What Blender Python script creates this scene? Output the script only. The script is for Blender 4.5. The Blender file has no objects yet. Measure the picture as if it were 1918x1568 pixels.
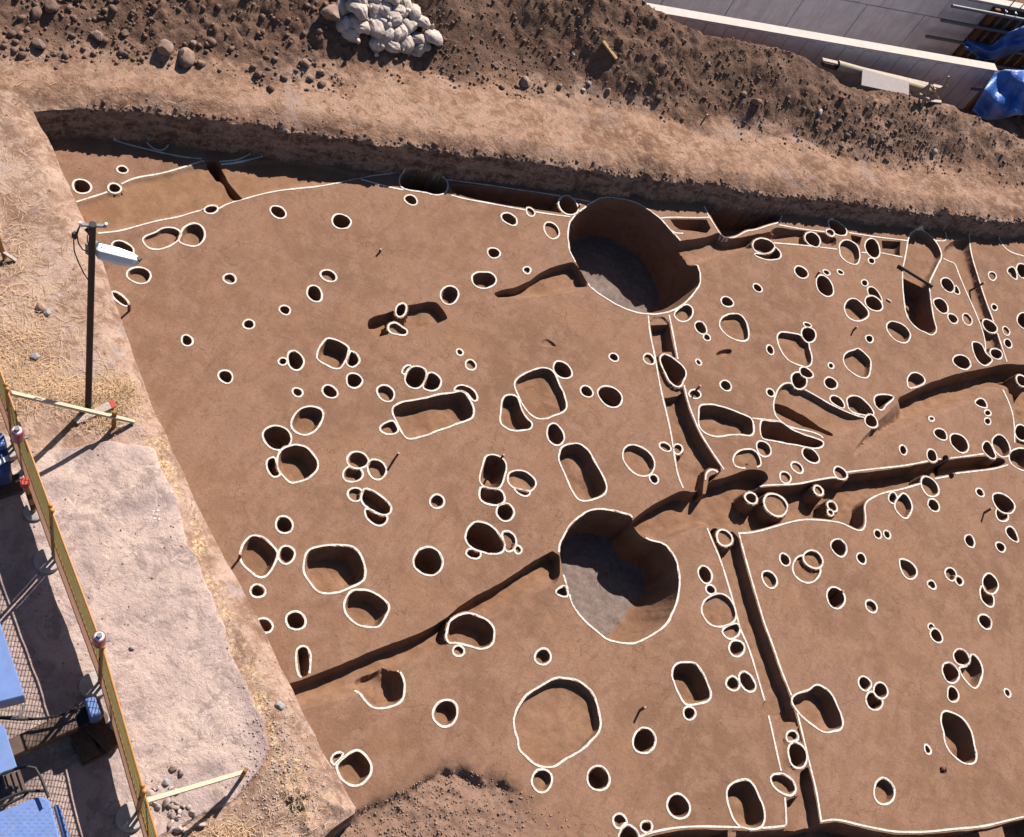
import bpy, bmesh, math, random
import numpy as np
from mathutils import Vector, Matrix, Euler
from mathutils.geometry import delaunay_2d_cdt

# ------------------------------------------------------------------ camera, world, sun
scene = bpy.context.scene
C = bpy.context.collection
RAD = math.radians
FPX, NAD, CAMH = 2100.0, (160.0, 1980.0), 16.4          # focal length and nadir in photo pixels, camera height


def cam_axes():
    d = np.array([NAD[0] - 959, NAD[1] - 784, FPX], float)
    d /= np.linalg.norm(d)
    fw = np.array([0, 0, 1.0]) - d[2] * d
    fw /= np.linalg.norm(fw)
    return np.stack([np.cross(fw, -d), fw, -d])


RW = cam_axes()
cam = bpy.data.cameras.new('camera')
cam_o = bpy.data.objects.new('camera', cam)
C.objects.link(cam_o)
mw = Matrix.Identity(4)
for i in range(3):
    mw[i][0] = RW[i][0]
    mw[i][1] = -RW[i][1]
    mw[i][2] = -RW[i][2]
mw[2][3] = CAMH
cam_o.matrix_world = mw
cam.sensor_width = 36
cam.sensor_fit = 'HORIZONTAL'
cam.lens = 36 * FPX / 1918
cam.clip_start = 0.1
cam.clip_end = 2000
scene.camera = cam_o

SUN_EL = RAD(44)
world = bpy.data.worlds.new('World')
scene.world = world
world.use_nodes = True
wn = world.node_tree.nodes
sky = wn.new('ShaderNodeTexSky')
sky.sky_type = 'NISHITA'
sky.sun_disc = False
sky.sun_elevation = SUN_EL
sky.sun_rotation = 0.0
sky.air_density = 0.8
sky.dust_density = 0.3
world.node_tree.links.new(sky.outputs[0], wn['Background'].inputs[0])
wn['Background'].inputs[1].default_value = 0.05
sl = bpy.data.lights.new('sun', 'SUN')
sl.energy = 5.0
sl.angle = RAD(0.5)
sl.color = (1.0, 0.93, 0.84)
so = bpy.data.objects.new('sun', sl)
C.objects.link(so)
so.rotation_euler = Vector((0, -math.cos(SUN_EL), -math.sin(SUN_EL))).to_track_quat('-Z', 'Y').to_euler()
scene.view_settings.view_transform = 'Standard'
scene.view_settings.look = 'None'
scene.view_settings.exposure = 1.17
scene.view_settings.gamma = 1.0
scene.view_settings.use_curve_mapping = False
scene.cycles.max_bounces = 5
scene.cycles.diffuse_bounces = 1

rnd = random.Random(7)
rng = np.random.default_rng(7)


# ------------------------------------------------------------------ helpers: picture point -> place
def G(pts, z=0.0):
    p = np.atleast_2d(np.array(pts, float))
    c = np.concatenate([p - [959, 784], np.full((len(p), 1), FPX)], 1)
    w = c @ RW.T
    t = (z - CAMH) / w[:, 2]
    return w[:, :2] * t[:, None]


def g1(x, y, z=0.0):
    a = G([(x, y)], z)[0]
    return Vector((a[0], a[1], z))


def project(P):
    c = (P - [0, 0, CAMH]) @ RW
    return c[:, :2] / c[:, 2:] * FPX + [959, 784]


E0 = np.array([-9.1, 11.3])                    # corner where the north bank starts
EU = np.array([0.79887, 0.60150])              # along the north bank
EN = np.array([-0.60150, 0.79887])             # away from the dig


def SQ(s, q, z=0.0):
    p = E0 + EU * s + EN * q
    return Vector((p[0], p[1], z))


def on_q(x, y, q):
    """picture point onto the vertical plane q = const"""
    d = RW @ np.array([x - 959, y - 784, FPX])
    n = EN
    t = (q + E0 @ n) / (d[:2] @ n)
    p = d * t
    return Vector((p[0], p[1], p[2] + CAMH))


# ------------------------------------------------------------------ noise
def _hash(ix, iy, seed):
    n = (ix * 374761393 + iy * 668265263 + seed * 974711) & 0x7fffffff
    n = ((n ^ (n >> 13)) * 1274126177) & 0x7fffffff
    return ((n ^ (n >> 16)) & 0xffff) / 65535.0


def vnoise(x, y, seed=0):
    ix = np.floor(x).astype(np.int64)
    iy = np.floor(y).astype(np.int64)
    fx = x - ix
    fy = y - iy
    fx = fx * fx * (3 - 2 * fx)
    fy = fy * fy * (3 - 2 * fy)
    a = _hash(ix, iy, seed)
    b = _hash(ix + 1, iy, seed)
    c = _hash(ix, iy + 1, seed)
    d = _hash(ix + 1, iy + 1, seed)
    return (a * (1 - fx) + b * fx) * (1 - fy) + (c * (1 - fx) + d * fx) * fy * 1.0


def fbm(x, y, octs=4, seed=0):
    s = 0
    amp = 0.5
    for o in range(octs):
        s = s + amp * (vnoise(x * 2 ** o + 13.7 * o, y * 2 ** o - 7.1 * o, seed + o) - 0.5) * 2
        amp *= 0.5
    return s


def lumps(x, y, cell, seed=0):
    """rounded clods: inverse distance to jittered cell points"""
    ix = np.floor(x / cell).astype(np.int64)
    iy = np.floor(y / cell).astype(np.int64)
    best = np.zeros_like(x)
    for dx in (-1, 0, 1):
        for dy in (-1, 0, 1):
            cx = (ix + dx + _hash(ix + dx, iy + dy, seed)) * cell
            cy = (iy + dy + _hash(ix + dx, iy + dy, seed + 5)) * cell
            r = cell * (0.15 + 0.6 * _hash(ix + dx, iy + dy, seed + 9) ** 2)
            v = 1 - ((x - cx) ** 2 + (y - cy) ** 2) / r ** 2
            best = np.maximum(best, np.sqrt(np.clip(v, 0, 1)) * r)
    return best


def sstep(t):
    t = np.clip(t, 0, 1)
    return t * t * (3 - 2 * t)


# ------------------------------------------------------------------ polygons
def inside(P, poly):
    x, y = P[:, 0], P[:, 1]
    c = np.zeros(len(P), bool)
    n = len(poly)
    for i in range(n):
        x1, y1 = poly[i]
        x2, y2 = poly[(i + 1) % n]
        if y1 == y2:
            continue
        m = ((y1 > y) != (y2 > y)) & (x < (x2 - x1) * (y - y1) / (y2 - y1) + x1)
        c ^= m
    return c


def pdist(P, poly, closed=True):
    d = np.full(len(P), 1e9)
    n = len(poly)
    for i in range(n if closed else n - 1):
        a = poly[i]
        b = poly[(i + 1) % n]
        ab = b - a
        L = ab @ ab
        if L < 1e-12:
            continue
        t = np.clip(((P - a) @ ab) / L, 0, 1)
        q = P - a - t[:, None] * ab
        d = np.minimum(d, q[:, 0] ** 2 + q[:, 1] ** 2)
    return np.sqrt(d)


def sdist(P, poly):
    d = pdist(P, poly)
    return np.where(inside(P, poly), d, -d)


def near(P, poly, m):
    return np.nonzero((P[:, 0] > poly[:, 0].min() - m) & (P[:, 0] < poly[:, 0].max() + m) &
                      (P[:, 1] > poly[:, 1].min() - m) & (P[:, 1] < poly[:, 1].max() + m))[0]


def area(poly):
    x, y = poly[:, 0], poly[:, 1]
    return 0.5 * np.sum(x * np.roll(y, -1) - y * np.roll(x, -1))


def chaikin(p, n=2, closed=True):
    p = np.array(p, float)
    for _ in range(n):
        q = np.roll(p, -1, 0) if closed else p[1:]
        b = p if closed else p[:-1]
        r = np.empty((2 * len(b), 2))
        r[0::2] = b * .75 + q * .25
        r[1::2] = b * .25 + q * .75
        p = r if closed else np.vstack([p[:1], r, p[-1:]])
    return p


def resample(p, step, closed=True):
    q = np.vstack([p, p[:1]]) if closed else p
    seg = np.linalg.norm(np.diff(q, axis=0), axis=1)
    s = np.concatenate([[0], np.cumsum(seg)])
    n = max(6 if closed else 2, int(s[-1] / step))
    t = np.linspace(0, s[-1], n + (0 if closed else 1), endpoint=not closed)
    return np.stack([np.interp(t, s, q[:, 0]), np.interp(t, s, q[:, 1])], 1)


def normals(p, closed=True):
    if closed:
        t = np.roll(p, -1, 0) - np.roll(p, 1, 0)
    else:
        t = np.gradient(p, axis=0)
    t /= np.linalg.norm(t, axis=1)[:, None] + 1e-9
    n = np.stack([t[:, 1], -t[:, 0]], 1)        # outward for ccw
    return n


def offset(p, d):
    """+ outward, - inward (ccw polygon)"""
    return p + normals(p) * d


# ------------------------------------------------------------------ objects
def tag(o, label=None, cat=None, group=None, kind=None):
    if label: o['label'] = label
    if cat: o['category'] = cat
    if group: o['group'] = group
    if kind: o['kind'] = kind
    return o


def empty(name, loc, label, cat, group=None, rz=0):
    o = bpy.data.objects.new(name, None)
    C.objects.link(o)
    o.location = loc
    o.rotation_euler = (0, 0, rz)
    o.empty_display_size = .1
    return tag(o, label, cat, group)


def link_mesh(name, me, mat=None, parent=None):
    o = bpy.data.objects.new(name, me)
    C.objects.link(o)
    if mat is not None and len(me.materials) == 0:
        me.materials.append(mat)
    if parent is not None:
        o.parent = parent
    return o


class MB:
    """collects verts and faces of one mesh object"""
    def __init__(s):
        s.v = []
        s.f = []

    def add(s, v, f):
        n = len(s.v)
        s.v += [tuple(a) for a in v]
        s.f += [tuple(i + n for i in q) for q in f]
        return s

    def box(s, c, size, M=None):
        x, y, z = [a / 2 for a in size]
        v = [Vector((sx * x, sy * y, sz * z)) for sx in (-1, 1) for sy in (-1, 1) for sz in (-1, 1)]
        if M is not None:
            v = [M @ a for a in v]
        v = [a + Vector(c) for a in v]
        return s.add(v, [(0, 1, 3, 2), (4, 6, 7, 5), (0, 4, 5, 1), (2, 3, 7, 6), (0, 2, 6, 4), (1, 5, 7, 3)])

    def bar(s, a, b, w, h=None, up=(0, 0, 1)):
        """rectangular bar from a to b"""
        a = Vector(a)
        b = Vector(b)
        h = h or w
        t = (b - a).normalized()
        up = Vector(up)
        if abs(t.dot(up)) > .98:
            up = Vector((1, 0, 0))
        sx = t.cross(up).normalized()
        uz = sx.cross(t).normalized()
        v = []
        for p in (a, b):
            for i, j in ((-1, -1), (1, -1), (1, 1), (-1, 1)):
                v.append(p + sx * (w / 2 * i) + uz * (h / 2 * j))
        return s.add(v, [(0, 3, 2, 1), (4, 5, 6, 7), (0, 1, 5, 4), (1, 2, 6, 5), (2, 3, 7, 6), (3, 0, 4, 7)])

    def tube(s, pts, r, n=8, caps=True):
        pts = [Vector(p) for p in pts]
        rs = r if isinstance(r, (list, tuple)) else [r] * len(pts)
        v = []
        f = []
        ref = None
        for k, p in enumerate(pts):
            t = (pts[min(k + 1, len(pts) - 1)] - pts[max(k - 1, 0)]).normalized()
            if ref is None:
                ref = t.orthogonal().normalized()
            x = (ref - t * ref.dot(t))
            x = x.normalized() if x.length > 1e-6 else t.orthogonal().normalized()
            ref = x
            y = t.cross(x)
            for i in range(n):
                a = 2 * math.pi * i / n
                v.append(p + (x * math.cos(a) + y * math.sin(a)) * rs[k])
        for k in range(len(pts) - 1):
            for i in range(n):
                j = (i + 1) % n
                f.append((k * n + i, k * n + j, (k + 1) * n + j, (k + 1) * n + i))
        if caps:
            f.append(tuple(range(n - 1, -1, -1)))
            f.append(tuple((len(pts) - 1) * n + i for i in range(n)))
        return s.add(v, f)

    def prism(s, poly, z0, z1):
        n = len(poly)
        v = [(p[0], p[1], z0) for p in poly] + [(p[0], p[1], z1) for p in poly]
        f = [tuple(range(n - 1, -1, -1)), tuple(range(n, 2 * n))]
        for i in range(n):
            j = (i + 1) % n
            f.append((i, j, n + j, n + i))
        return s.add(v, f)

    def build(s, name, mat, parent=None, smooth=False, bevel=0.0, loc=None):
        """vertices are in the parent's space (or world)"""
        v = s.v
        me = bpy.data.meshes.new(name)
        me.from_pydata([tuple(a) for a in v], [], s.f)
        if bevel:
            bm = bmesh.new()
            bm.from_mesh(me)
            bmesh.ops.recalc_face_normals(bm, faces=bm.faces)
            try:
                bmesh.ops.bevel(bm, geom=[e for e in bm.edges if len(e.link_faces) == 2 and e.calc_face_angle(0) > .6], offset=bevel, segments=1, affect='EDGES', clamp_overlap=True)
            except Exception:
                pass
            bm.to_mesh(me)
            bm.free()
        else:
            bm = bmesh.new()
            bm.from_mesh(me)
            bmesh.ops.recalc_face_normals(bm, faces=bm.faces)
            bm.to_mesh(me)
            bm.free()
        if smooth:
            me.shade_smooth()
            me.set_sharp_from_angle(angle=RAD(40))
        me.update()
        o = link_mesh(name, me, mat, parent)
        return o


# ------------------------------------------------------------------ materials
def srgb(r, g, b):
    f = lambda c: (c / 255 / 12.92) if c <= 10 else ((c / 255 + .055) / 1.055) ** 2.4
    return (f(r), f(g), f(b), 1)


class NT:
    def __init__(s, name, rough=0.9, spec=0.2):
        s.m = bpy.data.materials.new(name)
        s.m.use_nodes = True
        s.t = s.m.node_tree
        s.b = s.t.nodes['Principled BSDF']
        s.b.inputs['Roughness'].default_value = rough
        s.b.inputs['Specular IOR Level'].default_value = spec
        s.pos = s.t.nodes.new('ShaderNodeNewGeometry').outputs['Position']
        s.obj = s.t.nodes.new('ShaderNodeTexCoord').outputs['Object']

    def new(s, k, **kw):
        n = s.t.nodes.new(k)
        for a, b in kw.items():
            setattr(n, a, b)
        return n

    def link(s, a, b):
        s.t.links.new(a, b)

    def val(s, sock, x):
        if hasattr(x, 'links') or hasattr(x, 'is_linked'):
            s.link(x, sock)
        else:
            sock.default_value = x

    def scale(s, vec, sc):
        n = s.new('ShaderNodeMapping')
        s.link(vec, n.inputs['Vector'])
        n.inputs['Scale'].default_value = sc
        return n.outputs[0]

    def noise(s, scale, detail=5, rough=.6, vec=None, dist=0.0, out='Fac'):
        n = s.new('ShaderNodeTexNoise')
        s.link(vec or s.pos, n.inputs['Vector'])
        n.inputs['Scale'].default_value = scale
        n.inputs['Detail'].default_value = detail
        n.inputs['Roughness'].default_value = rough
        n.inputs['Distortion'].default_value = dist
        return n.outputs[out]

    def voro(s, scale, feature='F1', vec=None, out='Distance', rand=1.0):
        n = s.new('ShaderNodeTexVoronoi', feature=feature)
        s.link(vec or s.pos, n.inputs['Vector'])
        n.inputs['Scale'].default_value = scale
        n.inputs['Randomness'].default_value = rand
        return n.outputs[out]

    def ramp(s, fac, stops, interp='LINEAR'):
        n = s.new('ShaderNodeValToRGB')
        n.color_ramp.interpolation = interp
        e = n.color_ramp.elements
        while len(e) > len(stops):
            e.remove(e[-1])
        while len(e) < len(stops):
            e.new(.5)
        for i, (p, c) in enumerate(stops):
            e[i].position = p
            e[i].color = c if not isinstance(c, (int, float)) else (c, c, c, 1)
        s.link(fac, n.inputs[0])
        return n.outputs[0]

    def mix(s, fac, a, b, blend='MIX'):
        n = s.new('ShaderNodeMix', data_type='RGBA', blend_type=blend)
        s.val(n.inputs[0], fac)
        s.val(n.inputs[6], a)
        s.val(n.inputs[7], b)
        return n.outputs[2]

    def math(s, op, a, b=0.0):
        n = s.new('ShaderNodeMath', operation=op)
        s.val(n.inputs[0], a)
        s.val(n.inputs[1], b)
        return n.outputs[0]

    def attr(s, name):
        n = s.new('ShaderNodeAttribute', attribute_name=name)
        sp = s.new('ShaderNodeSeparateColor')
        s.link(n.outputs['Color'], sp.inputs[0])
        return sp.outputs

    def bump(s, h, strength, dist):
        n = s.new('ShaderNodeBump')
        n.inputs['Strength'].default_value = strength
        n.inputs['Distance'].default_value = dist
        s.link(h, n.inputs['Height'])
        if s.b.inputs['Normal'].is_linked:
            s.link(s.b.inputs['Normal'].links[0].from_socket, n.inputs['Normal'])
        s.link(n.outputs[0], s.b.inputs['Normal'])

    def color(s, c):
        s.val(s.b.inputs['Base Color'], c)
        return s


ALB = 0.50


def lin(r, g, b):
    return (r * ALB, g * ALB, b * ALB, 1)


def mat_floor():
    n = NT('excavated_soil', .95, .15)
    big = n.noise(.45, 6, .62, dist=.3)
    mid = n.noise(2.6, 8, .68, dist=.3)
    fine = n.noise(34, 5, .7)
    c = n.ramp(big, [(.36, lin(.265, .142, .089)), (.48, lin(.305, .166, .105)), (.56, lin(.350, .194, .124)), (.66, lin(.325, .184, .126))])
    c = n.mix(n.ramp(mid, [(.46, .0), (.60, .65)]), c, lin(.40, .232, .158))
    c = n.mix(n.ramp(n.noise(6, 7, .72, vec=n.scale(n.pos, (1, .4, 1)), dist=.6), [(.50, 0), (.62, .5)]), c, lin(.245, .125, .074))
    c = n.mix(n.ramp(n.noise(1.1, 7, .7, vec=n.scale(n.pos, (.6, 1, 1)), dist=1.0), [(.53, 0), (.62, .4)]), c, lin(.385, .205, .115))
    c = n.mix(n.ramp(fine, [(.36, .5), (.52, 0)]), c, lin(.20, .105, .062))
    c = n.mix(n.ramp(n.noise(90, 3, .6), [(.62, 0), (.70, .6)]), c, lin(.50, .34, .24))
    at = n.attr('zone')
    c = n.mix(n.math('MULTIPLY', at[0], .55), c, n.mix(n.ramp(mid, [(.42, 0), (.6, 1)]), lin(.30, .15, .07), lin(.40, .215, .115)))          # orange ditch fill
    # rubble-grey disturbed soil
    c = n.mix(n.math('MULTIPLY', at[1], n.ramp(n.noise(14, 6, .75), [(.40, .15), (.58, 1)])), c, lin(.37, .235, .18))
    # grey clay on the well floors
    c = n.mix(at[2], c, n.mix(n.ramp(n.noise(9, 9, .8), [(.42, 0), (.6, 1)]), lin(.21, .16, .14), lin(.31, .245, .23)))
    # drying cracks
    dv = n.new('ShaderNodeVectorMath', operation='ADD')
    n.link(n.pos, dv.inputs[0])
    nz = n.new('ShaderNodeTexNoise')
    n.link(n.pos, nz.inputs['Vector'])
    nz.inputs['Scale'].default_value = 2.2
    nz.inputs['Detail'].default_value = 4
    n.link(nz.outputs['Color'], dv.inputs[1])
    cr = n.voro(.62, 'DISTANCE_TO_EDGE', vec=dv.outputs[0])
    line = n.ramp(cr, [(0.0, 1.0), (.0035, .6), (.0065, 0)])
    mask = n.ramp(n.noise(.9, 3, .6), [(.44, 0), (.56, 1)])
    crack = n.math('MULTIPLY', line, mask)
    c = n.mix(n.math('MULTIPLY', crack, .5), c, lin(.12, .065, .04))
    n.color(c)
    n.bump(n.noise(60, 6, .75), .35, .006)
    n.bump(n.noise(11, 6, .6), .5, .022)
    n.bump(n.noise(3.0, 3, .5, vec=n.scale(n.pos, (1, .6, 1))), .35, .05)
    n.bump(n.math('MULTIPLY', crack, -1), .3, .006)
    return n.m


def mat_upper(name='topsoil', tint=(1, 1, 1, 1)):
    n = NT(name, .95, .15)
    big = n.noise(.8, 8, .72, dist=.5)
    c = n.ramp(big, [(.38, lin(.29, .165, .115)), (.46, lin(.42, .26, .19)), (.52, lin(.56, .37, .28)), (.59, lin(.68, .48, .39)), (.68, lin(.50, .33, .255))])
    c = n.mix(n.ramp(n.noise(5, 9, .8, dist=.5), [(.48, .0), (.56, .75)]), c, lin(.68, .48, .37))
    c = n.mix(n.ramp(n.noise(3.0, 9, .8, dist=1.2), [(.51, .0), (.58, .8)]), c, lin(.33, .19, .125))
    c = n.mix(n.ramp(n.noise(1.0, 6, .7, dist=.8), [(.58, .0), (.64, .5)]), c, lin(.55, .45, .46))
    at = n.attr('zone')
    sp = n.ramp(n.noise(1.3, 9, .76, dist=.4), [(.38, lin(.20, .122, .088)), (.48, lin(.265, .165, .122)), (.57, lin(.34, .22, .168)), (.66, lin(.28, .18, .142))])
    sp = n.mix(n.ramp(n.noise(20, 8, .8), [(.47, .0), (.58, .6)]), sp, lin(.40, .27, .215))
    sp = n.mix(n.ramp(n.noise(34, 6, .78), [(.36, .5), (.48, 0)]), sp, lin(.13, .08, .06))
    f = n.ramp(n.math('ADD', at[0], n.math('MULTIPLY', n.math('SUBTRACT', n.noise(2.2, 8, .75), .5), 2.2)), [(.3, 0), (.6, 1)])
    c = n.mix(f, c, sp)
    pa = n.ramp(n.noise(.7, 8, .7, dist=.6), [(.38, lin(.50, .375, .355)), (.46, lin(.66, .50, .46)), (.54, lin(.78, .585, .515)), (.62, lin(.84, .64, .55)), (.7, lin(.62, .48, .45))])
    pa = n.mix(n.ramp(n.noise(2.8, 9, .8, dist=1.0), [(.505, 0), (.57, .75)]), pa, lin(.43, .32, .295))
    pa = n.mix(n.ramp(n.noise(1.5, 8, .8, dist=1.5), [(.56, 0), (.60, .6)]), pa, lin(.95, .74, .64))
    pa = n.mix(n.ramp(n.noise(60, 4, .7), [(.50, 0), (.64, .5)]), pa, lin(.30, .235, .22))
    f2 = n.ramp(n.math('ADD', at[1], n.math('MULTIPLY', n.math('SUBTRACT', n.noise(7, 8, .75), .5), .8)), [(.46, 0), (.54, 1)])
    c = n.mix(f2, c, pa)
    gv = n.ramp(n.noise(20, 8, .82), [(.42, lin(.26, .15, .09)), (.5, lin(.66, .42, .24)), (.58, lin(1.0, .75, .50))])
    f3 = n.ramp(n.math('ADD', at[2], n.math('MULTIPLY', n.math('SUBTRACT', n.noise(3.6, 8, .78), .5), 3.2)), [(.55, 0), (.85, .95)])
    c = n.mix(f3, c, gv)
    c = n.mix(n.ramp(n.noise(60, 5, .75), [(.36, .6), (.46, 0)]), c, lin(.18, .105, .075))
    c = n.mix(1.0, c, tint, 'MULTIPLY')
    n.color(c)
    n.bump(n.noise(75, 6, .8), .4, .008)
    n.bump(n.noise(14, 8, .75), .55, .035)
    n.bump(n.noise(3.0, 7, .7), .6, .10)
    return n.m


def mat_wall():
    n = NT('cut_earth_section', .95, .15)
    z = n.scale(n.pos, (1.2, 1.2, 5))
    c = n.ramp(n.noise(1.4, 8, .75, vec=z), [(.40, lin(.22, .125, .085)), (.5, lin(.42, .26, .18)), (.58, lin(.66, .44, .33))])
    c = n.mix(n.ramp(n.noise(7, 8, .8), [(.47, 0), (.56, .7)]), c, lin(.75, .53, .42))
    n.color(c)
    cr = n.voro(5, 'DISTANCE_TO_EDGE')
    n.bump(n.ramp(cr, [(0, 0), (.08, 1)]), .6, .03)
    n.bump(n.noise(12, 8, .78), 1.0, .07)
    return n.m


def mat_plain(name, col, rough=.7, var=.25, sc=12, dark=None, bump=.0, spec=.3, metal=0, dirt=0.0, dirtcol=(.2, .14, .1, 1)):
    n = NT(name, rough, spec)
    dk = dark or tuple(x * ALB * (1 - var) for x in col[:3]) + (1,)
    c = n.mix(n.ramp(n.noise(sc, 6, .7, vec=n.obj), [(.35, 0), (.7, 1)]), dk, lin(*col[:3]))
    if dirt:
        c = n.mix(n.ramp(n.noise(sc * .45, 7, .75, vec=n.obj, dist=.5), [(.5, 0), (.7, dirt)]), c, dirtcol)
    n.color(c)
    n.b.inputs['Metallic'].default_value = metal
    if bump:
        n.bump(n.noise(sc * 4, 6, .7, vec=n.obj), .5, bump)
    return n.m


def mat_wood(name, col, var=.35):
    n = NT(name, .8, .2)
    c = n.mix(n.ramp(n.noise(6, 6, .7, vec=n.scale(n.pos, (3, 3, 14))), [(.35, 0), (.65, 1)]), tuple(x * ALB * (1 - var) for x in col[:3]) + (1,), lin(*col[:3]))
    c = n.mix(n.ramp(n.noise(23, 5, .7), [(.5, 0), (.75, .6)]), c, tuple(x * ALB * .55 for x in col[:3]) + (1,))
    n.color(c)
    n.bump(n.noise(50, 5, .7), .4, .004)
    return n.m


def mat_chalk():
    n = NT('chalk_paint', .9, .2)
    c = n.mix(n.ramp(n.noise(25, 6, .8), [(.38, .9), (.50, 0)]), (.47, .435, .40, 1), (.28, .20, .15, 1))
    n.color(c)
    n.bump(n.noise(40, 5, .7), .3, .004)
    return n.m


def mat_rock(name, a, b):
    n = NT(name, .93, .2)
    c = n.mix(n.ramp(n.noise(7, 7, .75), [(.35, 0), (.65, 1)]), a, b)
    c = n.mix(n.ramp(n.noise(40, 5, .7), [(.3, .5), (.5, 0)]), c, tuple(x * .5 for x in a[:3]) + (1,))
    n.color(c)
    n.bump(n.noise(30, 7, .8), .8, .015)
    return n.m


M = dict(
    floor=mat_floor(), upper=mat_upper(), northsoil=mat_upper('north_topsoil', (.84, .765, .70, 1)), wall=mat_wall(), chalk=mat_chalk(),
    clod=mat_rock('clod_soil', lin(.19, .115, .085), lin(.36, .235, .185)),
    rock=mat_rock('boulder_stone', lin(.30, .19, .145), lin(.56, .39, .31)),
    rubble=mat_rock('rubble_stone', lin(.42, .32, .29), lin(.80, .64, .57)),
    darkrock=mat_rock('dark_stone', lin(.15, .105, .09), lin(.29, .215, .19)),
    palerock=mat_rock('pale_stone', lin(.40, .38, .38), lin(.62, .58, .56)),
    concrete=mat_plain('concrete_weight', (.72, .62, .57), .9, .3, 9, bump=.006, dirt=.4),
    pole=mat_plain('weathered_pole', (.075, .045, .04), .75, .4, 10, bump=.004),
    lamp=mat_plain('lamp_enamel', (1.0, 1.03, 1.1), .35, .12, 8, spec=.5, dirt=.25, dirtcol=(.35, .33, .33, 1)),
    black=mat_plain('black_rubber', (.025, .022, .024), .6, .3, 20),
    steel=mat_plain('dull_steel', (.35, .36, .40), .5, .3, 12, metal=.6),
    yellow=mat_plain('yellow_paint', (.70, .31, .06), .5, .25, 9, spec=.4, dirt=.55, dirtcol=(.30, .15, .05, 1)),
    mesh=mat_plain('yellow_mesh_wire', (.42, .33, .12), .6, .3, 9, dirt=.3),
    panel=mat_plain('fence_lower_sheet', (.95, .78, .70), .6, .25, 6, dirt=.5),
    red=mat_plain('red_plastic', (.75, .055, .03), .45, .2, 10, spec=.5),
    pink=mat_plain('faded_red_lens', (.55, .09, .11), .3, .25, 10, spec=.6),
    blue=mat_plain('blue_machine_paint', (.20, .33, .74), .42, .2, 7, spec=.5, dirt=.3, dirtcol=(.2, .2, .24, 1)),
    bluedark=mat_plain('blue_steel_paint', (.06, .12, .42), .45, .3, 7, spec=.5, dirt=.3),
    rust=mat_plain('rusty_beam', (.16, .085, .055), .6, .45, 6, bump=.004, spec=.4, dirt=.5, dirtcol=(.28, .21, .18, 1)),
    timber=mat_wood('old_timber', (.17, .12, .09)),
    pine=mat_wood('pale_lumber', (.95, .74, .55)),
    palewood=mat_wood('weathered_board', (.8, .64, .56)),
    orangewood=mat_wood('orange_stake_wood', (.52, .25, .07)),
    peg=mat_plain('red_topped_peg', (.30, .115, .08), .75, .4, 18),
    pegtop=mat_plain('peg_top_paint', (.62, .33, .30), .7, .2, 30),
    bag=None, tarp=None,
    cwall=None,
    form=mat_wood('form_plywood', (.20, .085, .04)),
    batten=mat_wood('form_batten', (.30, .14, .065)),
    pipe=mat_plain('galvanised_pipe', (.26, .28, .33), .45, .3, 9, metal=.3),
    straw=mat_plain('dry_straw', (1.15, .74, .44), .8, .4, 3),
    duct=mat_plain('cream_duct', (.58, .46, .34), .6, .25, 9),
)


def translucent_sheet(m, amount):
    t = m.node_tree
    tr = t.nodes.new('ShaderNodeBsdfTranslucent')
    tr.inputs[0].default_value = (.8, .6, .5, 1)
    mx = t.nodes.new('ShaderNodeMixShader')
    mx.inputs[0].default_value = amount
    out = t.nodes['Material Output']
    t.links.new(t.nodes['Principled BSDF'].outputs[0], mx.inputs[1])
    t.links.new(tr.outputs[0], mx.inputs[2])
    t.links.new(mx.outputs[0], out.inputs['Surface'])


translucent_sheet(M['panel'], .45)


def mat_bag():
    n = NT('sandbag_cloth', .75, .3)
    c = n.mix(n.ramp(n.noise(5, 6, .7), [(.35, 0), (.65, 1)]), lin(.55, .44, .38), lin(.98, .82, .73))
    c = n.mix(n.ramp(n.noise(2.2, 5, .7), [(.5, 0), (.75, .5)]), c, lin(.30, .21, .16))
    n.color(c)
    n.bump(n.noise(9, 4, .55, dist=1.6), .7, .03)
    n.bump(n.noise(120, 2, .5), .2, .003)
    return n.m


def mat_tarp():
    n = NT('blue_tarpaulin', .45, .45)
    c = n.mix(n.ramp(n.noise(3, 6, .7), [(.35, 0), (.65, 1)]), lin(.03, .12, .5), lin(.07, .24, .80))
    n.color(c)
    n.bump(n.noise(5, 5, .6, dist=1.0), .8, .05)
    return n.m


def mat_cwall():
    n = NT('channel_concrete', .85, .25)
    c = n.mix(n.ramp(n.noise(2.5, 7, .7), [(.3, 0), (.7, 1)]), lin(.80, .76, .82), lin(1.1, 1.03, 1.08))
    st = n.noise(4, 5, .7, vec=n.scale(n.pos, (2.2, 2.2, .25)))
    c = n.mix(n.ramp(st, [(.45, 0), (.7, .45)]), c, lin(.58, .52, .54))
    n.color(c)
    n.bump(n.noise(25, 6, .7), .4, .01)
    return n.m


M['bag'] = mat_bag()
M['tarp'] = mat_tarp()
M['cwall'] = mat_cwall()

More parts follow.
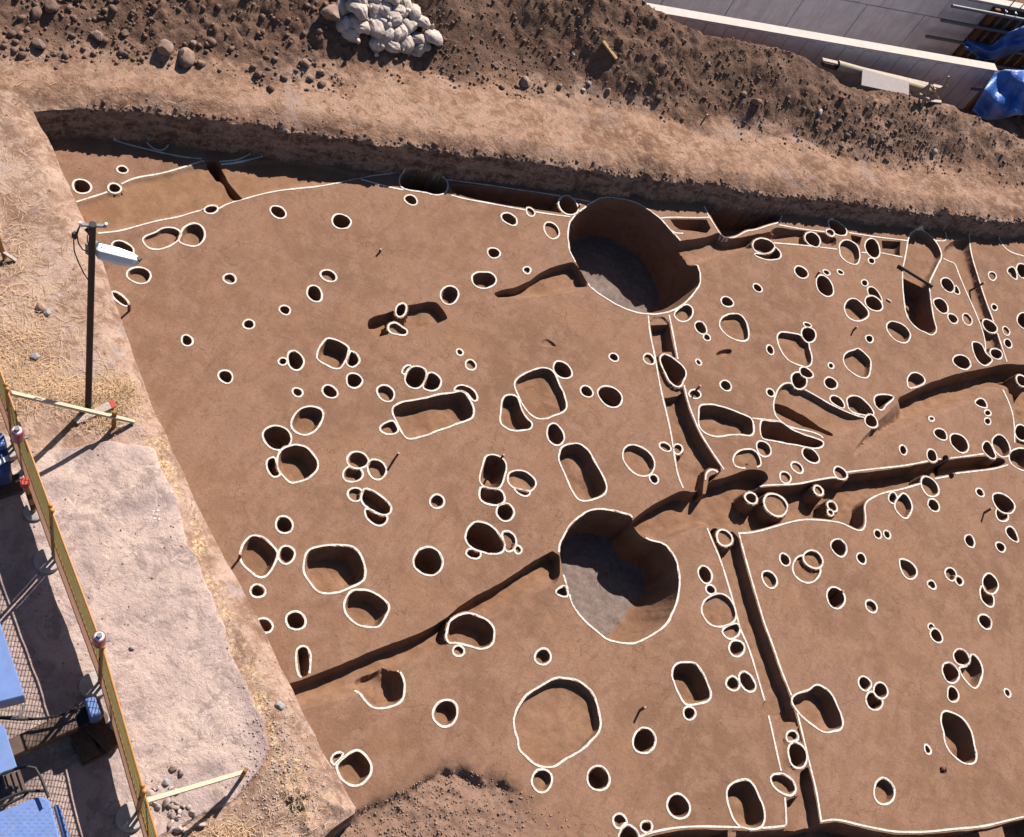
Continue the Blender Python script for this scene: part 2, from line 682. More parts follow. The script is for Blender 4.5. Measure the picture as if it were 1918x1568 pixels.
# ------------------------------------------------------------------ pit outlines, read off the site plan
PIT_TEXT = """
@ 0 0
E 881 1218 40 30 .2 .8
E 588 1340 68 50 .2 1.0
E 822 1352 50 35 .1 .9
@ 480 0
E 1110 1438 48 36 .3 1.1
P 1.3 1065 1235 1025 1275 1030 1330 1060 1365 1190 1380 1290 1405 1340 1395 1375 1375 1375 1310 1345 1275 1250 1235 1150 1225
@ 960 0
E 400 1477 74 68 .3 1.2
@ 0 390
E 1517 10 52 32 0 1
E 880 290 80 55 .3 .6
P .2 1025 235 1040 205 1100 180 1160 145 1220 138 1280 148 1305 180 1295 220 1250 255 1180 290 1100 302 1050 280
P .5 1300 155 1340 120 1390 105 1440 120 1470 160 1472 210 1445 255 1400 278 1350 272 1275 240 1300 200
E 1000 482 84 60 .1 .55
E 862 650 60 52 .75 .8
E 1650 508 46 36 .2 .7
E 1788 835 44 35 .1 1
E 1345 950 41 42 .1 1
E 1622 1210 52 48 .15 1
@ 480 390
E 157 28 57 44 .3 1.1
E 611 96 68 55 .15 1.2
E 1817 80 56 45 .4 1.1
E 1705 323 48 40 .2 1.1
E 518 483 58 44 .35 .6
E 420 615 59 60 .2 1.2
E 207 733 43 36 .1 .9
P .8 1545 490 1575 462 1640 455 1700 470 1725 505 1720 545 1660 578 1600 578 1555 545
E 1388 625 66 68 -.1 .8
P .3 790 800 830 775 930 750 1000 720 1080 690 1180 675 1270 662 1310 680 1360 740 1385 795 1350 815 1270 840 1100 865 1000 890 940 915 870 932 830 918 800 860 noring
E 1040 732 38 50 -.2 1
P .6 985 818 950 835 943 865 960 895 1000 905 1050 915 1080 908 1090 870 1050 858 1015 825
P 1 672 1018 710 1035 740 1070 745 1110 715 1140 680 1145 638 1115 655 1065
P .75 500 935 540 932 600 955 660 990 672 1020 650 1080 615 1145 575 1160 500 1130 435 1090 433 1060 455 990
E 192 1102 35 28 0 1
E 280 1095 60 70 .25 1.1
E 702 1240 60 52 .1 .9
E 295 1323 37 30 .2 .8
E 527 1320 57 47 .2 1.1
E 930 1330 65 62 .2 .6
P .4 1120 1132 1080 1130 1050 1155 1040 1185 1065 1205 1085 1170
P .9 1230 1180 1280 1180 1320 1210 1335 1250 1310 1300 1250 1318 1185 1295 1215 1240
P 1.0 1140 1135 1190 1140 1222 1165 1225 1205 1200 1260 1170 1295 1130 1300 1085 1275 1060 1235 1070 1195 1105 1150
E 1463 1038 27 24 .2 .8
E 1540 1125 38 40 .1 .4
P .8 1410 1315 1430 1280 1480 1265 1540 1285 1585 1330 1592 1385 1560 1390 1530 1350 1500 1320 1450 1310
P .33 985 1420 1050 1390 1140 1378 1260 1350 1400 1322 1480 1312 1510 1330 1550 1400 1565 1450 1558 1501 1530 1521 1410 1561 1250 1621 1130 1656 1080 1658 1050 1626 1010 1546 975 1470 972 1440
E 1213 1543 50 45 .2 .5 noring
P .6 360 1425 430 1425 475 1450 482 1490 460 1550 435 1590 400 1620 350 1632 290 1622 250 1580 245 1540 270 1490 310 1445
@ 480 780
E 150 155 106 85 .1 1.0
P 1 140 290 95 298 65 325 70 370 95 410 120 440 165 432 180 415 150 350
P .7 270 202 330 205 390 245 435 300 448 350 430 405 385 440 340 462 270 482 225 470 190 430 160 390 145 340 155 270 195 225
P .5 985 20 930 45 885 75 890 105 930 128 985 128 1030 105 1005 50
E 693 415 73 62 0 .7
E 865 380 72 72 .2 .6
E 727 315 80 62 .1 .8
E 712 563 57 52 0 .4
P .9 790 655 775 690 795 735 840 775 890 787 930 770 945 730 940 712 880 705
P .9 785 512 850 540 920 595 965 640 972 680 945 710 900 710 850 690 790 650 750 610 748 570 765 530
E 1297 610 52 53 0 .7
P .8 1620 500 1600 540 1605 590 1650 630 1710 642 1765 632 1788 600 1775 550 1750 520 1660 515
P .8 1650 278 1720 275 1780 300 1800 360 1790 430 1765 500 1740 522 1650 512 1600 475 1605 420 1630 330
E 1788 688 65 62 .1 1.1
P .8 1848 515 1870 550 1910 575 1945 578 1966 560 1972 540 1930 530 1890 520
P .45 1800 430 1815 400 1860 385 1901 388 1951 405 1996 440 2013 475 1991 525 1966 540 1901 525 1841 512 1805 480
P .3 1765 850 1775 825 1805 815 1850 840 1872 890 1865 940 1835 975 1790 970 1780 920
E 1560 985 55 37 .1 1
P 1 1600 752 1660 765 1710 800 1750 860 1785 905 1790 945 1770 975 1720 988 1650 982 1580 960 1530 930 1505 885 1505 830 1530 785 1560 760
E 1880 957 27 33 .1 .6
E 1237 1042 108 100 0 1.1
P .55 360 970 420 935 500 925 640 925 700 935 745 985 775 1060 785 1130 775 1175 740 1200 640 1250 560 1270 480 1278 430 1250 380 1190 345 1130 340 1060
P .7 680 1250 740 1243 820 1255 890 1290 945 1340 960 1380 935 1430 900 1495 870 1520 800 1520 720 1500 660 1450 632 1390 635 1310
E 200 780 64 62 0 1
P .6 -16 845 70 880 150 960 155 1000 110 1095 80 1140 40 1158 9 1150 -51 1110 -106 1055 -126 1000 -101 930 -61 870
E 217 995 60 65 0 .8
E 13 1257 55 48 0 1
E 282 1470 77 68 .1 1
E 60 1505 62 55 .3 .8
P .75 1370 1534 1390 1470 1440 1430 1520 1408 1580 1430 1640 1450 1690 1490 1710 1530 1715 1548 1705 1618 1670 1663 1600 1673 1520 1648 1430 1623 1380 1638 1362 1588
@ 480 1168
P .8 290 350 283 200 310 170 345 162 380 185 388 300 375 390 320 395 arc5
P .72 1045 360 1070 440 1060 530 1030 570 990 590 920 610 850 612 810 590 750 510 700 450 665 375 740 330 860 290 900 250 970 255 1010 330 arc8
E 1452 195 42 38 0 .5
E 1360 645 88 97 0 .65
P .5 560 1025 530 985 540 945 580 920 620 925 635 945 590 990
P .55 715 905 765 920 810 970 832 1030 820 1090 770 1150 720 1172 660 1160 610 1120 575 1050 575 1010 640 945
@ 960 1168
P .15 290 395 350 388 430 398 500 425 560 480 605 560 620 640 638 715 625 770 580 830 500 905 400 965 320 1015 260 1038 190 1028 130 985 60 925 35 880 40 840 15 770 5 700 20 630 75 540 150 475 215 445
E 217 238 58 62 0 .7
E 211 1128 76 85 0 .5
E 616 1112 78 88 0 .9
E 945 842 82 95 0 .9
P .7 1200 275 1310 275 1360 340 1400 430 1428 510 1415 550 1370 568 1290 590 1240 590 1200 530 1150 400 1145 340 1165 300
E 1268 643 46 50 0 .9
P .4 1500 40 1520 90 1560 117 1610 100 1640 60 1625 5 1600 -5
E 1610 178 54 60 0 .8
P .8 1570 370 1610 390 1635 440 1620 475 1580 488 1525 450 1540 400
P .8 1620 380 1640 345 1690 350 1725 395 1748 450 1735 490 1690 492 1650 460 1630 420
E 1193 1313 82 88 .1 .8
P .7 1540 1180 1600 1135 1670 1118 1715 1135 1760 1215 1800 1300 1815 1380 1800 1450 1760 1480 1660 1475 1600 1430 1560 1350 1535 1250
P .7 720 1400 760 1360 800 1375 835 1430 800 1440 770 1485 735 1460
P 1 835 1440 880 1465 915 1520 920 1570 760 1570 765 1520 800 1450
E 962 1462 42 45 0 .9
@ 960 780
E 307 133 62 78 .2 .9
P .5 335 245 360 210 440 190 500 200 550 250 600 340 670 465 680 520 660 565 600 590 520 615 470 600 430 540 380 430 325 310
E 905 317 115 112 .3 .4
E 1013 450 32 35 .2 .9
E 1095 222 41 35 .4 .6
E 1188 235 34 40 0 .4
E 1795 233 57 62 .2 .6
P .9 375 1208 335 1230 295 1260 340 1288 380 1296 408 1290 395 1230
E 1382 1135 50 65 .25 .9
E 1422 1245 35 38 .2 .9
P .2 1490 1270 1550 1290 1590 1350 1612 1430 1590 1480 1500 1515 1420 1505 1370 1440 1352 1380 1380 1320 1430 1285
E 1712 590 44 42 .3 .8
E 1520 875 57 58 .2 .2
P .25 1600 370 1580 320 1590 275 1640 240 1700 230 1750 255 1780 310 1785 360 1700 375 arc7
@ 960 390
E 127 28 32 36 .3 .5
E 280 160 57 62 .35 .3
P .7 70 440 90 420 125 425 130 445 115 480 85 470
P .5 1150 755 1240 685 1285 705 1300 745 1280 800 1230 822 1180 810
E 1760 572 34 34 .4 1
E 1542 673 43 38 .3 .9
E 1352 860 42 48 .3 .9
E 1395 930 25 24 .2 .9
P .35 1510 775 1600 752 1650 765 1690 830 1703 900 1695 945 1640 960 1560 930 1500 880 1480 830
P .5 1440 1060 1480 1020 1550 1000 1590 1020 1570 1065 1500 1080 noring
P .3 190 960 240 930 300 960 330 1000 270 1010 210 1000 noring
E 1333 1107 20 23 .4 .9
E 727 1073 34 30 .3 1
E 980 1087 43 40 .3 .4
P 1 1055 1080 1075 1050 1120 1055 1180 1100 1235 1150 1250 1190 1225 1260 1195 1290 1150 1275 1110 1230 1095 1180 1060 1120
E 357 1163 72 62 .35 .9
P .6 -77 1381 -58 1346 -12 1335 42 1354 58 1438 96 1515 146 1542 134 1592 96 1595 0 1607 -58 1573 -92 1546 -84 1458
P .28 10 1250 50 1210 130 1165 200 1145 270 1150 305 1185 330 1260 370 1340 395 1410 380 1460 300 1490 230 1520 170 1515 100 1460 45 1360 20 1300
E 533 1320 49 41 .3 .9
E 700 1355 87 80 .35 1.2
E 1530 1275 42 42 .3 .8
E 1310 1338 46 34 .2 .6
P .6 1335 1469 1339 1431 1362 1408 1450 1408 1561 1446 1699 1496 1730 1534 1734 1642 1638 1630 1550 1630 1469 1649 1400 1630 1350 1592 1331 1534
@ 960 780
E 1693 338 22 22 0 1 noring
E 372 315 22 18 0 .8 noring
E 285 170 30 24 .2 .8 noring
@ 1418 390
P 1 120 270 160 300 180 335 165 365 100 373 40 365 -10 345 -25 320 40 328 90 318
E 45 272 78 58 .1 .8
E 400 225 58 54 .4 1.1
P 1 510 80 515 130 540 170 580 195 630 200 650 180 640 140 600 115 580 90
E 525 175 30 27 .4 .7
P .5 600 240 640 225 690 240 730 280 740 330 730 390 710 410 660 400 600 350 585 290
E 660 378 22 18 .2 .9 noring
E 828 288 56 70 .25 1.2
E 820 380 26 25 .3 1
E 317 460 49 47 .4 1.1
E 497 462 26 20 .4 1
E 598 460 25 21 .4 1
E 485 560 62 79 .35 1.2
E 770 538 25 24 .2 .8
P 1 795 570 830 562 870 600 900 660 897 700 850 650 800 630 790 600
E 838 685 64 57 .4 1.1
P .7 625 700 640 665 690 645 740 670 790 725 805 750 800 785 750 812 700 815 650 785 625 740
E 1015 890 86 80 .5 .6
P .33 180 885 310 905 330 930 375 960 382 1020 395 1070 390 1120 370 1140 310 1135 240 1105 190 1060 155 990 140 930 150 900
E 362 838 32 20 .5 .6
E 372 908 50 58 .1 1
E 95 1018 28 38 .3 .8
E 807 940 29 31 .2 .9
E 530 1132 22 23 .2 .9
P .5 720 1005 760 1025 815 1085 820 1130 808 1215 760 1225 700 1195 640 1150 615 1090 635 1035 700 1020
E 300 1240 57 62 .1 1
E 352 1183 50 41 .4 1
E 527 1258 50 43 .2 .8
E 93 1325 30 30 .3 .8
E 1472 1105 64 55 .3 .9
P .9 1535 970 1570 958 1620 985 1645 1050 1700 1090 1660 1130 1615 1130 1570 1080
E 1718 1047 45 40 .3 1
E 1672 850 52 50 .4 1.1
E 1790 882 27 32 .3 .4
E 1802 973 30 32 .3 1
E 1706 712 23 27 .3 1
E 1690 487 29 32 .1 .15
P .7 1800 430 1840 415 1865 460 1870 510 1860 520 1820 490 1795 460
E 1905 450 40 55 .2 1.1
P .8 1425 545 1455 590 1458 622 1430 620 1405 600
E 1368 552 52 53 .45 1.1
E 1320 702 52 56 .4 1.1
E 1405 795 38 38 .5 .8
E 1508 800 34 42 .3 .2
E 1920 810 55 60 .3 1.1
P .7 1090 1300 1075 1240 1090 1195 1140 1175 1190 1200 1215 1250 1150 1285
P .8 520 1390 520 1355 550 1343 600 1370 628 1410 625 1450 560 1420
P .8 645 1400 645 1365 690 1345 745 1360 800 1410 835 1460 842 1490 760 1490 655 1460
P .9 835 1370 850 1340 900 1335 960 1345 990 1360 930 1410 895 1465 850 1420
E 818 1533 46 48 .2 1.1
E 1905 1240 42 42 .3 1
P 1 1550 1395 1615 1355 1655 1405 1655 1445 1600 1430
E 1655 1470 25 25 .2 .9
@ 1418 780
E 45 235 52 58 .3 .7
E 383 283 62 57 .4 .9
E 283 370 44 42 .4 .3
E 200 442 42 42 .2 .4
E 595 410 50 48 .4 .6
E 1047 242 28 37 .3 .9
P 1 1265 105 1300 85 1345 95 1365 140 1365 175 1320 168 1275 140
E 1453 193 66 72 .4 1.2
E 1255 283 40 47 .3 1.1
E 1655 35 23 27 .2 .9
E 1250 20 22 18 0 .5
P 1 1630 175 1670 180 1700 250 1720 290 1700 312 1650 285 1610 225
E 1752 213 66 80 .35 .7
E 1240 505 62 75 .4 .7
E 1268 640 42 46 .4 1.1
E 975 590 32 42 .1 1
P .5 1045 543 1085 575 1118 650 1100 700 1070 745 1020 715 978 650 1010 580
E 1600 547 32 32 .4 1
E 1758 705 48 52 .2 .7
E 1770 625 84 75 .5 .9
P .9 1785 800 1820 785 1855 820 1880 895 1865 905 1820 885 1785 840
E 1525 898 38 45 .3 .9
E 1747 940 37 38 .3 .9
E 865 847 27 32 .3 1
E 930 852 25 32 .3 1
E 587 947 57 67 .3 1.1
E 197 1032 38 48 .3 1
E 745 1023 36 42 .4 .9
E 88 1172 55 62 .3 .5
P .2 330 998 290 1005 260 1050 250 1090 270 1150 320 1190 375 1200 425 1180 455 1130 455 1080 400 1000
E 400 1030 75 66 .3 .4
P .7 1025 1020 1090 1035 1140 1085 1150 1135 1120 1170 1080 1172 1040 1130 1018 1060
P .7 1215 1195 1240 1170 1275 1185 1288 1245 1250 1240 1222 1220
E 1387 1135 45 47 .2 .5
E 1450 1183 30 35 .3 .9
E 563 1303 67 78 .25 1.1
E 820 1367 42 47 .4 .6
P .8 1600 1220 1625 1215 1640 1260 1690 1280 1705 1340 1695 1375 1650 1370 1605 1320 1595 1270
P .8 1640 1130 1670 1125 1710 1160 1735 1210 1725 1255 1690 1280 1640 1265 1615 1215 1615 1170
E 1635 1475 46 55 .3 .9
E 1900 120 50 60 .3 1
P .8 1800 300 1830 240 1918 225 1960 260 1960 400 1890 385 1830 350
E 132 638 82 80 .2 .12
E 440 535 34 36 .3 .35
E 535 647 35 38 .4 .9
E 523 695 22 24 .3 .5
P .8 20 25 80 35 180 40 220 80 320 130 440 165 480 190 460 225 400 240 330 215 200 195 80 170 20 160
@ 1418 1168
E 1248 25 25 27 .2 .9
E 1287 88 47 50 .4 1
E 770 430 46 54 .3 .9
E 838 555 60 68 .2 1
E 887 483 50 62 .1 .8
P .7 1530 225 1560 218 1600 270 1625 340 1605 410 1580 465 1550 465 1490 410 1450 330 1450 310 1490 310 1530 280
E 1467 245 60 64 .35 1
E 1388 355 62 73 .25 1
E 1405 510 42 58 .25 .9
E 1797 500 24 33 .3 .9
P .75 1320 650 1340 622 1400 640 1450 660 1510 720 1545 790 1560 880 1578 950 1570 1000 1530 1015 1470 1000 1400 940 1350 870 1340 790 1315 710
P .7 1195 865 1225 870 1255 925 1235 945 1208 940
E 913 1207 73 98 .05 .5
P .6 345 492 430 430 480 455 540 510 580 600 618 700 610 755 560 775 480 785 420 750 290 640 240 560 260 510
P .6 215 860 205 810 225 770 260 762 290 790 300 845
E 288 945 72 92 .2 1
E 190 1155 88 82 .45 .7
E 1345 1060 24 36 -.1 .9 noring
E 95 600 60 60 0 1 noring
"""


def read_pits():
    out = []
    x0 = y0 = 0
    for l in PIT_TEXT.strip().splitlines():
        t = l.split()
        if not t:
            continue
        if t[0] == '@':
            x0, y0 = float(t[1]), float(t[2])
            continue
        fl = [a for a in t[1:] if a[0].isalpha()]
        v = [float(a) for a in t[1:] if not a[0].isalpha()]
        if t[0] == 'E':
            cx, cy, hw, hh, r, k = v
            a = np.linspace(0, 2 * np.pi, 28, endpoint=False)
            j = 1 + .035 * np.sin(2 * a + cx) + .03 * np.sin(3 * a + cy)
            x = cx + hw * np.cos(a) * j
            y = cy + hh * (r * np.cos(a) + np.sqrt(1 - r * r) * np.sin(a)) * j
            px = np.stack([x0 + x / 3.836, y0 + y / 3.836], 1)
        else:
            k = v[0]
            px = chaikin(np.stack([x0 + np.array(v[1::2]) / 3.836, y0 + np.array(v[2::2]) / 3.836], 1), 2)
        out.append(dict(px=px, k=k, fl=fl, c=px.mean(0)))
    return out


# wells first so that the small pits on their rims are cut after them
WELL1 = dict(px=chaikin([(1085, 396), (1106, 381), (1129, 369), (1158, 371), (1189, 379), (1210, 390), (1223, 399), (1236, 408), (1249, 424), (1262, 438), (1275, 452), (1290, 470), (1306, 493), (1312, 512), (1311, 533), (1299, 552), (1281, 570), (1257, 584), (1236, 589), (1215, 589), (1187, 584), (1161, 575), (1137, 561), (1116, 546), (1103, 536), (1088, 510), (1076, 489), (1066, 468), (1063, 442), (1066, 419), (1073, 407)], 1), k=.89, fl=['well'])
WELL2 = dict(px=chaikin([(1186, 968), (1163, 960), (1142, 955), (1124, 952), (1101, 957), (1077, 973), (1060, 996), (1049, 1018), (1047, 1041), (1050, 1064), (1060, 1088), (1067, 1114), (1077, 1140), (1093, 1161), (1114, 1179), (1130, 1193), (1148, 1202), (1169, 1206), (1195, 1204), (1215, 1194), (1236, 1180), (1252, 1166), (1265, 1137), (1272, 1106), (1273, 1075), (1267, 1048), (1257, 1033), (1244, 1018), (1221, 1013), (1202, 1004), (1187, 986)], 1), k=.74, fl=['well'])
PITS = [WELL1, WELL2] + read_pits()
for p in PITS:
    p['c'] = p['px'].mean(0)
    w = G(p['px'])
    if area(w) < 0:
        w = w[::-1]
        p['px'] = p['px'][::-1]
    w = resample(w, .045)
    nn = fbm(w[:, 0] * 6, w[:, 1] * 6, 3, 3)
    p['ring'] = w + normals(w) * (nn * .018)[:, None]
    p['hole'] = offset(p['ring'], -.018)
    p['cw'] = w.mean(0)
    D = w[:, 1].max() - w[:, 1].min()
    Dx = w[:, 0].max() - w[:, 0].min()
    p['size'] = math.sqrt(abs(area(w)))
    p['depth'] = max(.03, min(p['k'], 1.15) * D / (1.03 + p['cw'][1] / CAMH) * (1.12 if p['k'] >= .9 else .95 if p['k'] > .75 else .78))
    p['w'] = .045 if 'noring' in p['fl'] else min(max((.2 if p['k'] > .8 else .38) * p['depth'], .02), .17, .28 * min(D, Dx))
    if 'well' in p['fl']:
        p['w'] = .12

# ditches: polygon in picture points on the floor level, depth, wall width, soft line, tint
DITCH = [
    dict(n='shallow_ditch', px=[(110, 388), (145, 379), (204, 360), (235, 337), (300, 328), (375, 306), (440, 300), (560, 296), (690, 330), (751, 322), (668, 339), (520, 358), (457, 374), (397, 394), (330, 408), (225, 432), (170, 440)], d=.035, w=.10, tint=.9,
         label='broad shallow ditch stain crossing the upper left corner of the dig'),
    dict(n='test_trench', px=[(380, 298), (411, 297), (423, 328), (443, 356), (456, 369), (455, 375), (440, 379), (427, 368), (420, 352), (413, 340), (404, 341), (388, 318)], d=.42, w=.03, tint=0,
         label='narrow black test slot under the left part of the north bank'),
    dict(n='side_trench', px=[(843, 341), (900, 347), (980, 357), (1050, 366), (1060, 378), (1052, 392), (1062, 402), (1020, 396), (970, 390), (905, 379), (860, 368), (843, 358)], d=.38, w=.04, tint=0,
         label='dark strip trench at the foot of the north bank left of the upper well'),
    dict(n='old_ditch', px=[(925, 545), (980, 532), (1020, 503), (1060, 491), (1080, 489), (1110, 545), (1065, 550), (1030, 556), (945, 563), (925, 556)], d=.20, w=.035, tint=.2, soft=[(930, 562), (1030, 556), (1105, 540)], sw=.22,
         label='faint unringed groove running into the left rim of the upper well'),
    dict(n='old_ditch', px=[(1248, 452), (1290, 447), (1330, 441), (1345, 431), (1356, 444), (1380, 445), (1420, 436), (1470, 427), (1500, 432), (1500, 446), (1430, 462), (1370, 479), (1310, 498), (1280, 506), (1258, 492)], d=.22, w=.07, tint=.2, soft=[(1500, 446), (1430, 463), (1370, 480), (1310, 499)], sw=.25,
         label='unringed groove running right from the upper well under the bank'),
    dict(n='deep_niche', px=[(1322, 386), (1333, 411), (1346, 432), (1354, 444), (1366, 445), (1380, 441), (1398, 431), (1414, 430), (1442, 420), (1460, 417), (1464, 398), (1400, 385), (1340, 372)], d=.62, w=.05, tint=0,
         label='deep black pit cut into the bank right of the upper well'),
    dict(n='niche', px=[(1252, 409), (1325, 409), (1334, 427), (1325, 438), (1307, 435), (1273, 432), (1262, 424)], d=.35, w=.03, tint=0,
         label='small dark rectangular cut between the upper well and the deep black pit'),
    dict(n='ditch_cell', px=[(1450, 425), (1459, 424), (1500, 430), (1548, 435), (1569, 442), (1568, 466), (1500, 459), (1449, 454), (1440, 432)], d=.12, w=.07, tint=.3,
         label='shallow oblong ditch cell with one ringed pit, under the bank'),
    dict(n='ditch_cell', px=[(1592, 438), (1616, 443), (1612, 461), (1594, 452)], d=.15, w=.03, tint=.1,
         label='tiny triangular ditch cell between two ringed pits under the bank'),
    dict(n='ditch_cell', px=[(1650, 449), (1688, 451), (1687, 480), (1652, 474)], d=.15, w=.05, tint=.2,
         label='short square ended ditch cell left of the paddle shaped pit'),
    dict(n='paddle_pit', px=[(1701, 446), (1705, 437), (1718, 430), (1731, 433), (1749, 447), (1760, 463), (1765, 481), (1756, 497), (1745, 520), (1741, 528), (1741, 546), (1745, 572), (1749, 599), (1756, 619), (1745, 630), (1736, 624), (1720, 618), (1707, 606), (1697, 591), (1692, 559), (1689, 510), (1696, 479)], d=.14, w=.07, tint=.1, ring=1, cat='pit',
         label='long paddle shaped pit with a plank across it, upper right'),
    dict(n='pit_step', px=[(1690, 510), (1715, 521), (1741, 533), (1742, 546), (1745, 572), (1749, 599), (1754, 615), (1741, 623), (1722, 616), (1709, 605), (1699, 590), (1694, 559)], d=.50, w=.04, tint=.1, step=1,
         label='deep lower half of the paddle shaped pit below the plank'),
    dict(n='diagonal_ditch', px=[(1770, 455), (1765, 482), (1790, 493), (1796, 515), (1812, 552), (1833, 599), (1845, 637), (1846, 664), (1884, 680), (1870, 630), (1859, 596), (1846, 562), (1830, 512), (1819, 476), (1815, 440)], d=.13, w=.10, tint=.3,
         label='shallow curving ditch running down from the bank near the right edge'),
    dict(n='sunken_way', px=[(1590, 850), (1640, 790), (1665, 768), (1676, 747), (1705, 731), (1733, 718), (1765, 707), (1796, 697), (1835, 690), (1861, 684), (1887, 679), (1930, 682), (1960, 700), (1960, 780), (1900, 745), (1880, 732), (1840, 745), (1780, 775), (1720, 795), (1660, 820), (1600, 860)], d=.36, w=.06, tint=.8, soft=[(1678, 752), (1655, 772), (1632, 790), (1590, 840), (1600, 858), (1660, 820), (1720, 793), (1780, 772), (1840, 745), (1885, 728)], sw=.42,
         label='wide unringed hollow way entering from the right edge in shadow'),
    dict(n='edge_trench', px=[(1880, 700), (1893, 735), (1900, 775), (1902, 830), (1960, 850), (1960, 690)], d=.42, w=.08, tint=0,
         label='dark trench at the right edge crowded with small pits'),
    dict(n='slanting_pit', px=[(1452, 742), (1457, 728), (1468, 718), (1481, 717), (1509, 731), (1532, 744), (1553, 757), (1580, 770), (1600, 778), (1621, 783), (1628, 796), (1600, 815), (1560, 820), (1500, 800), (1462, 787), (1449, 770), (1448, 756)], d=.10, w=.05, tint=.25, soft=[(1630, 785), (1605, 812), (1560, 822)], sw=.35, ring=0, cat='pit',
         label='long slanting pit with a ledge and a black groove, right of centre'),
    dict(n='pit_groove', px=[(1449, 756), (1455, 748), (1470, 752), (1504, 769), (1535, 790), (1564, 811), (1560, 822), (1530, 810), (1496, 790), (1465, 774), (1452, 766)], d=.34, w=.03, tint=0, step=1,
         label='black groove along the lower side of the long slanting pit'),
    dict(n='cross_trench', px=[(1180, 980), (1187, 968), (1215, 947), (1247, 930), (1281, 915), (1300, 922), (1318, 905), (1332, 897), (1348, 896), (1380, 883), (1410, 876), (1432, 880), (1442, 895), (1436, 907), (1418, 914), (1432, 911), (1491, 908), (1522, 901), (1554, 895), (1575, 896), (1590, 886), (1634, 882), (1692, 874), (1733, 866), (1754, 861), (1783, 859), (1809, 856), (1843, 852), (1880, 856), (1887, 870), (1861, 878), (1825, 882), (1789, 886), (1777, 891), (1746, 896), (1724, 905), (1684, 917), (1653, 922), (1624, 936), (1617, 949), (1620, 968), (1619, 986), (1611, 995), (1595, 989), (1574, 978), (1541, 974), (1509, 972), (1483, 976), (1449, 986), (1418, 995), (1397, 998), (1382, 998), (1360, 992), (1325, 987), (1290, 999), (1250, 1020), (1215, 1012), (1192, 995)], d=.32, w=.05, tint=.5, soft=[(1325, 987), (1290, 999), (1250, 1020), (1215, 1012)], sw=.25,
         label='wide cross trench with earth pedestals running right from the lower well'),
    dict(n='straight_trench', px=[(1215, 592), (1218, 625), (1227, 666), (1234, 708), (1242, 747), (1253, 790), (1259, 819), (1264, 856), (1270, 890), (1281, 914), (1310, 925), (1340, 898), (1356, 880), (1340, 858), (1325, 835), (1309, 809), (1297, 780), (1288, 757), (1279, 721), (1270, 680), (1260, 640), (1253, 592)], d=.22, w=.05, tint=.25,
         label='long straight trench between the upper well and the cross trench'),
    dict(n='straight_trench', px=[(1325, 990), (1335, 1015), (1351, 1051), (1367, 1103), (1377, 1137), (1387, 1180), (1403, 1212), (1421, 1272), (1440, 1337), (1460, 1428), (1465, 1446), (1471, 1492), (1474, 1548), (1460, 1600), (1552, 1600), (1537, 1540), (1528, 1481), (1517, 1439), (1504, 1384), (1494, 1345), (1481, 1303), (1462, 1257), (1447, 1212), (1430, 1168), (1421, 1137), (1408, 1093), (1393, 1041), (1382, 998), (1350, 985)], d=.19, w=.05, tint=.15,
         label='long straight trench running down from the cross trench to the bottom edge'),
    dict(n='slot', px=[(1764, 851), (1776, 850), (1780, 862), (1776, 872), (1779, 885), (1788, 885), (1789, 897), (1778, 900), (1775, 888), (1768, 878), (1763, 868)], d=.42, w=.02, tint=0,
         label='black zigzag slot crossing the right part of the cross trench'),
    dict(n='south_trench', px=[(1100, 1640), (1150, 1585), (1222, 1562), (1262, 1554), (1309, 1550), (1380, 1553), (1430, 1554), (1474, 1549), (1500, 1550), (1537, 1540), (1561, 1537), (1582, 1540), (1603, 1545), (1650, 1556), (1680, 1561), (1735, 1561), (1787, 1555), (1840, 1551), (1880, 1540), (1918, 1532), (1990, 1510), (1990, 1700), (1100, 1700)], d=.50, w=.05, tint=.1,
         label='dark trench along the bottom edge of the photograph, lower right'),
    dict(n='diagonal_ditch', px=[(500, 1290), (545, 1278), (580, 1265), (620, 1250), (700, 1214), (770, 1190), (825, 1163), (870, 1124), (930, 1094), (990, 1054), (1049, 1020), (1054, 1094), (1010, 1108), (920, 1160), (830, 1218), (760, 1256), (690, 1300), (570, 1332), (520, 1345)], d=.24, w=.05, tint=.7, soft=[(1054, 1096), (1010, 1110), (920, 1162), (830, 1219), (760, 1258), (690, 1301), (570, 1334), (515, 1348)], sw=.28,
         label='unringed diagonal ditch from the left edge up to the lower well'),
]
for d in DITCH:
    w = G(chaikin(d['px'], 1 if len(d['px']) > 8 else 0))
    if area(w) < 0:
        w = w[::-1]
    w = resample(w, .06)
    nn = fbm(w[:, 0] * 5, w[:, 1] * 5, 3, 8)
    d['poly'] = offset(w, -.022) + normals(w) * (nn * .015)[:, None]
    d['line'] = w
    d['cw'] = w.mean(0)
    if 'soft' in d:
        d['softw'] = G(d['soft'])

# earth baulks left standing in the trenches: picture outline, top level
BAULK = [
    ([(1211, 594), (1258, 592), (1262, 606), (1214, 608)], -.03),
    ([(1224, 657), (1268, 657), (1270, 668), (1243, 668), (1230, 690), (1240, 745), (1272, 739), (1286, 728), (1285, 718), (1275, 725), (1255, 700), (1240, 690), (1228, 668)], -.05),
    ([(1446, 1353), (1490, 1352), (1500, 1384), (1515, 1437), (1500, 1440), (1497, 1490), (1472, 1500), (1458, 1440), (1450, 1390)], -.02),
    ([(1363, 1540), (1378, 1540), (1380, 1568), (1365, 1575)], -.02),
    ([(1836, 1556), (1880, 1545), (1895, 1600), (1850, 1600)], -.05),
    ([(1412, 786), (1424, 786), (1424, 820), (1412, 818)], 0),
    ([(1320, 885), (1328, 876), (1345, 879), (1347, 885), (1328, 892), (1322, 925), (1316, 925)], 0),
]
